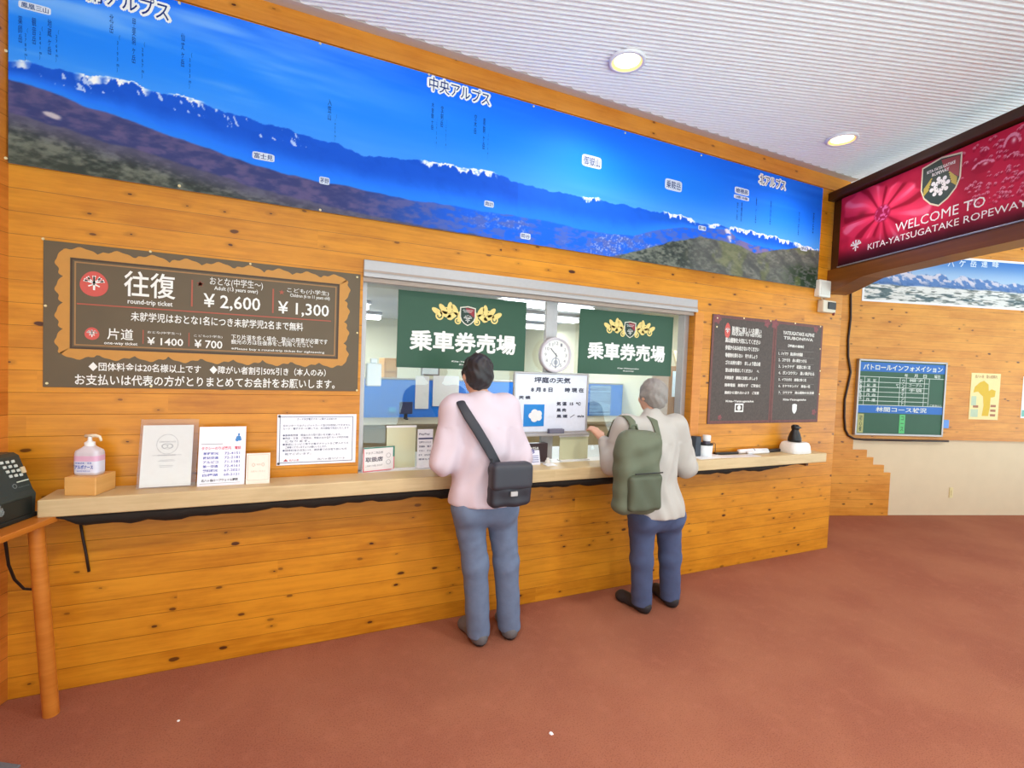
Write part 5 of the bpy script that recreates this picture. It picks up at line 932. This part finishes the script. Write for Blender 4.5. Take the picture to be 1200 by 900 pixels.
# ================================================================ OFFICE THINGS SEEN THROUGH THE GLASS
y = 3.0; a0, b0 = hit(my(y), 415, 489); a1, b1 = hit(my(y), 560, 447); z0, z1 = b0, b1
t = thing('blue_reflection', 'bright blue panel standing in for a reflection, behind the ticket office desk', 'partition', (2.0, y, 0)); m = MB(); m.box(my(y), (OFL+.01, .02, -.03), (OFR-.01, z1, 0), .004); m.build('panel', mat('reflection_blue', (12, 124, 236), .45), t); m = MB(); m.box(my(y), (OFL+.01, z1, -.035), (OFR-.01, z1+.02, .005), .004); m.build('top_rail', M_alu, t)  # solid blue panel stands in for a blue reflection in the window glass
t = thing('office_desk', 'long cream office desk in front of the blue panel inside the ticket office', 'desk', (2.0, 2.6, .02)); m = MB(); m.box(WORLD, (OFL+.02, 2.3, z0-.04), (OFR-.02, 2.96, z0), .006); m.build('desk_top', mat('desk_top_cream', (150, 138, 110), .6), t); m = MB(); m.box(WORLD, (OFL+.05, 2.33, .02), (OFR-.05, 2.36, z0-.04)); m.build('front_panel', mat('desk_front_khaki', (176, 164, 128), .6), t)
def sheet(name, label, cat, u0, v0, u1, v1, y, m_, group=None):
    a0, b0, a1, b1 = rect(my(y), u0, v1, u1, v0); b = MB(); b.box(my(y), (a0, b0, 0), (a1, b1, .01), .001); return tag(b.build(name, m_), label, cat, group)
sheet('white_window_panel', 'left of two white panels standing in for bright windows, on the blue panel', 'sheet', 486, 441, 503, 479, 2.999, M_paper); sheet('white_window_panel', 'right of two white panels standing in for bright windows, partly behind the person in pink', 'sheet', 506.5, 441, 538, 476, 2.999, M_paper)  # plain white panels stand in for overexposed windows
sheet('blue_card', 'small pale blue card low on the blue panel near its left end', 'sheet', 455, 477, 464, 483, 2.999, mat('card_sky', (60, 170, 240), .5))
def office_box(name, label, cat, u0, v0, u1, v1, y, depth, m_, floor=False, door=False):
    a0, b0, a1, b1 = rect(my(y), u0, v1, u1, v0); b0 = .02 if floor else b0; t = thing(name, label, cat, ((a0+a1)/2, y, b0)); b = MB(); b.box(WORLD, (a0, y, b0), (a1, y+depth, b1), .006); b.build('body', m_, t)
    if door: b = MB(); b.box(my(y), (a0+.02, b1-.35, 0), (a1-.02, b1-.19, .012), .003); b.box(my(y), (a0+.02, b1-.17, 0), (a1-.02, b1-.02, .012), .003); b.build('drawer', mat('drawer_orange', (216, 166, 96), .5), t)
    return t
office_box('filing_cabinet', 'orange-brown cabinet behind the left end of the blue panel', 'cabinet', 450, 420, 466, 443, 3.3, .4, mat('cabinet_orange', (204, 150, 84), .5), True, True)
mo = thing('desk_monitor', 'dark monitor on the office desk left of the person in pink', 'monitor', (J(476, 478, 2.75).x, 2.75, z0)); a0, b0, a1, b1 = rect(my(2.75), 468, 486, 484, 471); m = MB(); m.box(my(2.75), (a0, z0+.06, -.03), (a1, b1, 0), .01); m.build('screen', mat('monitor_navy', (26, 52, 104), .3), mo); m = MB(); m.box(my(2.75), (a0+.06, z0, -.06), (a1-.06, z0+.012, .05), .004); m.box(my(2.75), ((a0+a1)/2-.02, z0, -.03), ((a0+a1)/2+.02, z0+.08, -.012), .004); m.build('stand', M_black, mo)
x0, z0_, x1, z1_ = rect(my(.15), 428, 452, 446, 426); t = thing('hanging_white_box', 'white plastic dispenser box behind the upper left of the window glass', 'box', ((x0+x1)/2, .13, z0_)); m = MB(); m.box(my(.102), (x0, z0_, -.06), (x1, z1_, 0), .008); m.build('case', M_white, t); m = MB(); m.box(my(.13), ((x0+x1)/2-.02, z1_, -.02), ((x0+x1)/2+.02, z1_+.03, .01), .006); m.build('spout', M_white, t)
for u0, u1, nm in ((493, 515, 'long picture frame on the office back wall left of the person in pink'),):
    yy = OFB-.001; a0, b0, a1, b1 = rect(my(yy), u0, 440, u1, 430); t = thing('picture_frame', nm, 'picture frame', ((a0+a1)/2, yy, b0)); m = MB(); m.box(my(yy), (a0, b0, 0), (a1, b1, .02), .004); m.build('frame', mat('frame_grey_brown', (120, 108, 100), .5), t); m = MB(); m.rect(my(yy), a0+.03, b0+.03, a1-.03, b1-.03, .021); m.build('picture', mat('picture_pale', (220, 224, 220), .5), t)
sheet('blue_photo_poster', 'dark blue poster with pale streaks behind the glass left of the backpack wearer', 'poster', 690, 452, 716, 487, 2.99, wood('blue_streaks', (14, 60, 150), (150, 196, 240), .02, 0, 0, groove=0))
office_box('brown_shelf', 'brown shelf cabinet inside the office at the right end of the window', 'shelf', 786, 430, 812, 545, 1.5, .4, mat('shelf_brown', (150, 116, 82), .55), True)
p0 = J(797, 430, 1.62); f = Fr(p0, Vector((1, 0, .0)), Vector((-.28, .1, .95)), Vector((0, -1, .1))); m = MB(); m.box(f, (-.07, 0.0, 0), (.09, .2, .03), .004); tag(m.build('paper_box', mat('box_cream', (206, 196, 160), .6)), 'tilted cream paper box on the brown shelf inside the window', 'box')
sheet('blue_list', 'pale blue list pinned to the front of the brown shelf inside the window', 'sheet', 787, 436, 808, 465, 1.499, mat('list_sky', (196, 222, 240), .6)); sheet('yellow_sticker', 'yellow and green sticker on the brown shelf below the pale blue list', 'sticker', 793, 470, 801, 483, 1.499, mat('sticker_yellow', (220, 196, 60), .6))
sheet('green_tag', 'green tag on the brown shelf below the yellow sticker', 'tag', 799, 484, 806, 496, 1.499, mat('tag_green', (44, 140, 70), .6))
# ================================================================ PEOPLE
M_skin = mat('skin', (214, 164, 138), .55, var=.04, scale=20); M_lip = mat('lips', (176, 104, 96), .5); M_eye = mat('eye_dark', (40, 30, 28), .3); M_eyew = mat('eye_white', (226, 220, 214), .3)
def nrm(v): v = np.array(v, float); return v/np.linalg.norm(v)
def hand(S, wrist, f, s, n, curl=.35):
    f, s, n = nrm(f), nrm(s), nrm(n); w = np.array(wrist, float)
    for i, (o, L1, L2, rad) in enumerate(((.026, .040, .036, .0088), (.009, .044, .040, .0090), (-.009, .041, .037, .0086), (-.026, .032, .029, .0076))):
        k = w+f*(.088-.004*abs(i-1))+s*o; S.cap(w+f*.012+s*o*.55, k, .015, .0105, .014)
        d1 = nrm(f*math.cos(curl)+n*math.sin(curl)+s*o*2.2); p = k+d1*L1; d2 = nrm(f*math.cos(curl*2.2)+n*math.sin(curl*2.2)+s*o*1.2); S.cap(k, p, rad+.001, rad, .004); S.cap(p, p+d2*L2, rad, rad-.0015, .004)
    t0 = w+f*.022+s*.022; t1 = t0+nrm(s*.8+f*.55+n*.25)*.042; t2 = t1+nrm(f*.9+s*.15+n*.25)*.032; S.cap(t0, t1, .014, .0105, .012); S.cap(t1, t2, .0105, .0085, .004)
def person(label, j, hands, cols, hem, opt):
    H, sL, sR, eL, eR, wL, wR, hL, hR, kL, kR, aL, aR = [np.array(j[k], float) for k in 'H sL sR eL eR wL wR hL hR kL kR aL aR'.split()]
    allp = np.array([H, sL, sR, eL, eR, wL, wR, hL, hR, kL, kR, aL, aR]); lo = allp.min(0)-.28; hi = allp.max(0)+.25; lo[2] = -.02
    ms = (sL+sR)/2; mh = (hL+hR)/2; sc = opt.get('s', 1.0); up = nrm(ms-mh); root = thing('person', label, 'person', (float((aL[0]+aR[0])/2), float((aL[1]+aR[1])/2), 0))
    toes = [a+np.array(d, float) for a, d in ((aL, opt['toeL']), (aR, opt['toeR']))]
    S = SDF(lo, hi, .006); neck = ms+np.array([0, 0, .035])
    S.ell(mh+[0, 0, .02], (.155*sc, .11*sc, .13*sc)); S.ell((ms+mh)/2-[0, 0, .02], (.135*sc, .10*sc, .17*sc), .06); S.ell(ms-up*.14, (.165*sc, .11*sc, .18*sc), .06); S.cap(sL, sR, .055*sc, k=.05)
    S.cap(neck, H-[0, .01, .05], .054*sc, .050*sc, .03)
    q = sc*.98
    S.ell(H+[0, -.012*q, .02*q], (.076*q, .094*q, .096*q), .02); S.ell(H+[0, .032*q, -.052*q], (.056*q, .058*q, .062*q), .03)
    S.ell(H+[0, .066*q, .022*q], (.05*q, .022*q, .012*q), .02)
    for s in (-1, 1):
        S.ell(H+[s*.031*q, .090*q, .000], (.016*q, .014*q, .011*q), .008, True); S.ell(H+[s*.031*q, .074*q, .000], (.013*q, .013*q, .011*q), .002); S.ell(H+[s*.079*q, -.005*q, -.005*q], (.011*q, .021*q, .032*q), .008); S.ell(H+[s*.04*q, .068*q, -.03*q], (.02*q, .016*q, .018*q), .02)
    S.cap(H+[0, .082*q, .004*q], H+[0, .104*q, -.030*q], .008*q, .013*q, .010); S.ell(H+[0, .084*q, -.060*q], (.024*q, .010*q, .006*q), .006); S.ell(H+[0, .083*q, -.070*q], (.021*q, .010*q, .006*q), .006)
    for s, e, w in ((sL, eL, wL), (sR, eR, wR)): S.cap(s, e, .046*sc, .038*sc, .04); S.cap(e, w, .038*sc, .026*sc, .03)
    for a in hands: hand(S, *a)
    for h_, k_, a_, t_ in ((hL, kL, aL, toes[0]), (hR, kR, aR, toes[1])): S.cap(h_, k_, .084*sc, .056*sc, .05); S.cap(k_, a_, .054*sc, .036*sc, .04); S.cap(a_-[0, 0, .03], t_, .032*sc, .024*sc, .02)
    def pick(C):
        out = np.zeros(len(C), int); d = C-H; lip = (abs(d[:, 0]) < .024*q) & (d[:, 1] > .072*q) & (abs(d[:, 2]+.065*q) < .011*q); out[lip] = 1
        for s in (-1, 1):
            r = np.hypot(d[:, 0]-s*.031*q, (d[:, 2])*1.25); f = d[:, 1] > .07*q; out[f & (r < .0115*q)] = 3; out[f & (r < .006*q)] = 2; out[(d[:, 1] > .06*q) & (abs(d[:, 0]-s*.033*q) < .02*q) & (abs(d[:, 2]-.026*q) < .0045*q)] = 2
        return out
    S.build('body', [M_skin, M_lip, M_eye, M_eyew], root, pick)
    # hair
    S = SDF(H-.16, H+.17, .005); S.ell(H+[0, -.016*q, .026*q], (.088*q, .104*q, .100*q)); S.ell(H+[0, -.055*q, -.02*q], (.070*q, .056*q, .07*q), .03); S.cap(H+[-.076*q, .0, .0], H+[-.072*q, .02, -.02], .018*q, .01*q, .02); S.cap(H+[.076*q, .0, .0], H+[.072*q, .02, -.02], .018*q, .01*q, .02)
    S.ell(H+[0, .110*q, -.045*q], (.085*q, .078*q, .098*q), .015, True); S.warp(lambda x, y, z: .0028*np.sin(x*150+3*np.sin(z*40))*np.sin(y*120)+.002*np.sin(z*90+x*60)); S.build('hair', cols['hair'], root)
    # trousers
    S = SDF(lo, np.array([hi[0], hi[1], mh[2]+.22]), .0075); S.ell(mh+[0, -.005, .03], (.172*sc, .128*sc, .15*sc)); 
    for h_, k_, a_ in ((hL, kL, aL), (hR, kR, aR)): S.ell(h_+[0, -.03, -.005], (.095*sc, .10*sc, .115*sc), .04); S.cap(h_, k_, .094*sc, .074*sc, .025); S.cap(k_, a_-[0, 0, .02], .074*sc, .070*sc, .03)
    S.warp(lambda x, y, z: .0012*np.sin(z*34+x*40+y*26)+.0012*np.sin(z*61-x*50+2*np.sin(z*11))); S.cut(lambda x, y, z: .042-z); S.cut(lambda x, y, z: z-(mh[2]+.17)); S.build('trousers', cols['trousers'], root)
    # top
    S = SDF(lo, hi, .0075); S.ell(ms-up*.13, (.190*sc, .135*sc, .21*sc), .05); S.ell((ms+mh)/2-[0, 0, .03], (.178*sc, .130*sc, .21*sc), .08); S.ell(mh+[0, -.005, .03], (.212*sc, .162*sc, .19*sc), .08); S.cap(sL, sR, .068*sc, k=.06); S.cap(neck-[0, 0, .05], neck+[0, -.004, opt.get('collar', .015)], .07*sc, .066*sc, .03)
    lf = opt.get('loose', 0)
    for s, e, w in ((sL, eL, wL), (sR, eR, wR)): S.cap(s, e, .070*sc+lf, .062*sc+lf, .05); S.cap(e, e+(w-e)*opt.get('sleeve', .86), .062*sc+lf, .042*sc, .04)
    S.warp(lambda x, y, z: .003*np.sin(z*30+x*26+2*np.sin(y*14))+.0035*np.sin((x-neck[0])*70+3*np.sin(z*9))*(z < ms[2]-.1)); S.cut(lambda x, y, z: np.minimum(hem-z, .1)+0*x+0*y if True else 0); S.cut(lambda x, y, z: .035-np.sqrt((x-neck[0])**2+(y-neck[1])**2+0*z)+(z < neck[2]-.02)*-.2); S.build(opt['top'], cols['top'], root)
    for a_, t_ in ((aL, toes[0]), (aR, toes[1])):
        S = SDF(np.minimum(a_, t_)-.09, np.maximum(a_, t_)+.09, .005); hd = nrm([t_[0]-a_[0], t_[1]-a_[1], 0]); S.ell([a_[0]-hd[0]*.025, a_[1]-hd[1]*.025, .045], (.044, .050, .05), .02); S.cap([a_[0], a_[1], .042], [t_[0], t_[1], .034], .043, .040, .03); S.ell([t_[0], t_[1], .03], (.046, .055, .034), .02); S.cut(lambda x, y, z: .002-z); S.cut(lambda x, y, z: z-.085)
        o = S.build('shoe', [cols['shoe'], cols['sole']], root, lambda C: (C[:, 2] < .020).astype(int))
    return root
# person in pink, left
d_ = lambda u, v, y: J(u, v, y)
p1 = dict(H=d_(559, 439, -.335), sL=d_(533, 479, -.365), sR=d_(592, 478, -.365), eL=d_(520, 541, -.39), eR=d_(609, 537, -.39), hL=d_(548, 592, -.375), hR=d_(587, 592, -.375), kL=d_(557, 660, -.35), kR=d_(593, 658, -.35), aL=d_(561, 724, -.315), aR=d_(597, 722, -.315))
p1['aL'].z = p1['aR'].z = .085
p1['wL'] = Vector((p1['eL'].x+.10, -.13, 1.005)); p1['wR'] = Vector((p1['eR'].x-.12, -.13, 1.005))
hd1 = [(p1['wL'], (.12, 1, -.06), (1, -.1, 0), (0, -.1, -1), .22), (p1['wR'], (-.12, 1, -.06), (-1, -.1, 0), (0, -.1, -1), .22)]
M_den = mat('denim_grey_blue', (104, 120, 148), .8, var=.16, scale=26, bump=.2); M_pink = mat('cloth_pale_pink', (208, 193, 204), .8, var=.03, scale=12); M_shoe = mat('shoe_dark', (40, 38, 42), .6); M_sole = mat('shoe_sole', (26, 26, 28), .6)
person('black-haired person in a pale pink top and grey-blue jeans seen from behind', p1, hd1, dict(hair=mat('hair_black', (38, 36, 40), .5, var=.3, scale=60), trousers=M_den, top=M_pink, shoe=mat('shoe_grey', (98, 96, 98), .6), sole=M_sole), p1['hL'].z+.015, dict(toeL=(-.02, .165, -.055), toeR=(.03, .165, -.055), top='shirt', s=.97, loose=.008))
M_bag = mat('bag_black', (40, 42, 52), .55, var=.15, scale=18, bump=.15); bc = d_(597, 567, -.585); bag = thing('shoulder_bag', 'black shoulder bag with long strap hanging at the right hip of the person in pink', 'bag', (bc.x, bc.y, bc.z-.12))
S = SDF(np.array(bc)-.24, np.array(bc)+.24, .006); S.rbox(bc, (.115, .048, .115), .035); S.warp(lambda x, y, z: .003*np.sin(x*50+z*30)+.002*np.sin(z*70)); S.build('body', M_bag, bag)
S = SDF(np.array(bc)-.24, np.array(bc)+.24, .006); S.rbox(np.array(bc)+[0, -.012, .045], (.117, .046, .072), .030); flap = S.build('flap', mat('bag_flap_black', (48, 50, 60), .5), bag)
b = MB(); b.box(my(bc.y-.0), (bc.x-.02, bc.z-.05, .055), (bc.x+.02, bc.z-.025, .068), .003); b.build('buckle', M_alu, flap)
sp = [bc+Vector((-.10, .03, .11)), d_(583, 545, -.55), d_(572, 525, -.535), d_(560, 505, -.525), d_(549, 488, -.50), d_(541, 474, -.455), d_(538, 467, -.40), d_(538, 466, -.35), d_(541, 472, -.28), d_(552, 500, -.235)]
b = MB(); b.tube(sp, .026, 12, flat=.006, up=[(0, 1, 0)]*5+[(0, .8, -.6), (0, .2, -1), (0, -.2, -1), (0, -.8, -.6), (0, -1, 0)]); b.build('strap', M_bag, bag)
# person with the backpack, right
p2 = dict(H=d_(764, 464, -.34), sL=d_(733, 501, -.375), sR=d_(791, 499, -.375), eL=d_(718, 543, -.36), eR=d_(804, 546, -.38), hL=d_(752, 603, -.40), hR=d_(783, 602, -.40), kL=d_(752, 655, -.375), kR=d_(785, 652, -.375), aL=d_(752, 702, -.35), aR=d_(785, 698, -.35))
p2['aL'].z = p2['aR'].z = .085; hp = d_(698, 505, -.17); f2 = nrm([-.25, .75, .6]); p2['wL'] = Vector(hp)-Vector(f2)*.07
p2['wR'] = Vector((p2['eR'].x-.12, -.13, 1.0))
hd2 = [(p2['wL'], f2, (.9, .25, .1), (.2, .5, -.8), .5), (p2['wR'], (-.15, 1, -.06), (-1, -.15, 0), (0, -.1, -1), .22)]
person('grey-haired person in a light grey jacket and blue jeans with one hand raised', p2, hd2, dict(hair=mat('hair_grey', (142, 138, 134), .6, var=.2, scale=60), trousers=mat('denim_blue', (72, 86, 122), .8, var=.16, scale=26, bump=.2), top=mat('jacket_light_grey', (184, 180, 174), .75, var=.04, scale=10), shoe=M_shoe, sole=M_sole), p2['hL'].z+.0, dict(toeL=(-.03, .165, -.055), toeR=(.03, .165, -.055), top='jacket', s=.97, loose=.012, collar=.035))
kc_ = np.array(d_(746, 556, -.575)); M_pack = mat('pack_olive', (98, 106, 86), .7, var=.1, scale=16, bump=.15); pk = thing('backpack', 'olive green backpack on the back of the person in the light grey jacket', 'backpack', (kc_[0], kc_[1], kc_[2]-.25))
S = SDF(kc_-.36, kc_+.36, .007); S.rbox(kc_, (.150, .075, .235), .065); S.ell(kc_+[0, 0, .20], (.135, .07, .07), .05); S.warp(lambda x, y, z: .004*np.sin(x*36+z*22)+.003*np.sin(z*58-x*20)); S.build('pack', M_pack, pk)
S = SDF(kc_-.36, kc_+.36, .007); S.rbox(kc_+[0, -.075, -.09], (.115, .035, .11), .03); S.warp(lambda x, y, z: .003*np.sin(x*50+z*30)); fp = S.build('front_pocket', mat('pack_olive_dark', (82, 90, 72), .7, var=.1, scale=16), pk)
b = MB(); b.tube([tuple(kc_+[-.03, .05, .255]), tuple(kc_+[-.02, .05, .29]), tuple(kc_+[.02, .05, .29]), tuple(kc_+[.03, .05, .255])], .009, 8); b.build('grab_handle', M_pack, pk)
b = MB(); b.tube([tuple(kc_+[-.10*math.cos(a), -.112-.0*a, .03+.0*a]) for a in [math.pi*i/10 for i in range(11)]], .004, 6); b.build('zip', M_black, fp)
for s, u0, u1 in ((-1, 728, 731), (1, 752, 757)):
    top = d_(u1, 489, -.375); b = MB(); b.tube([Vector(kc_)+Vector((s*.07, .06, .2)), Vector((top.x, -.50, top.z-.10)), Vector((top.x, -.455, top.z-.015)), Vector((top.x, -.41, top.z+.008)), Vector((top.x, -.36, top.z+.006)), Vector((top.x, -.30, top.z-.03)), Vector((top.x, -.235, top.z-.14)), Vector((top.x+s*.01, -.22, top.z-.26))], .028, 12, flat=.008, wide=(1, 0, 0))
    b.build('shoulder_strap', M_pack, pk)
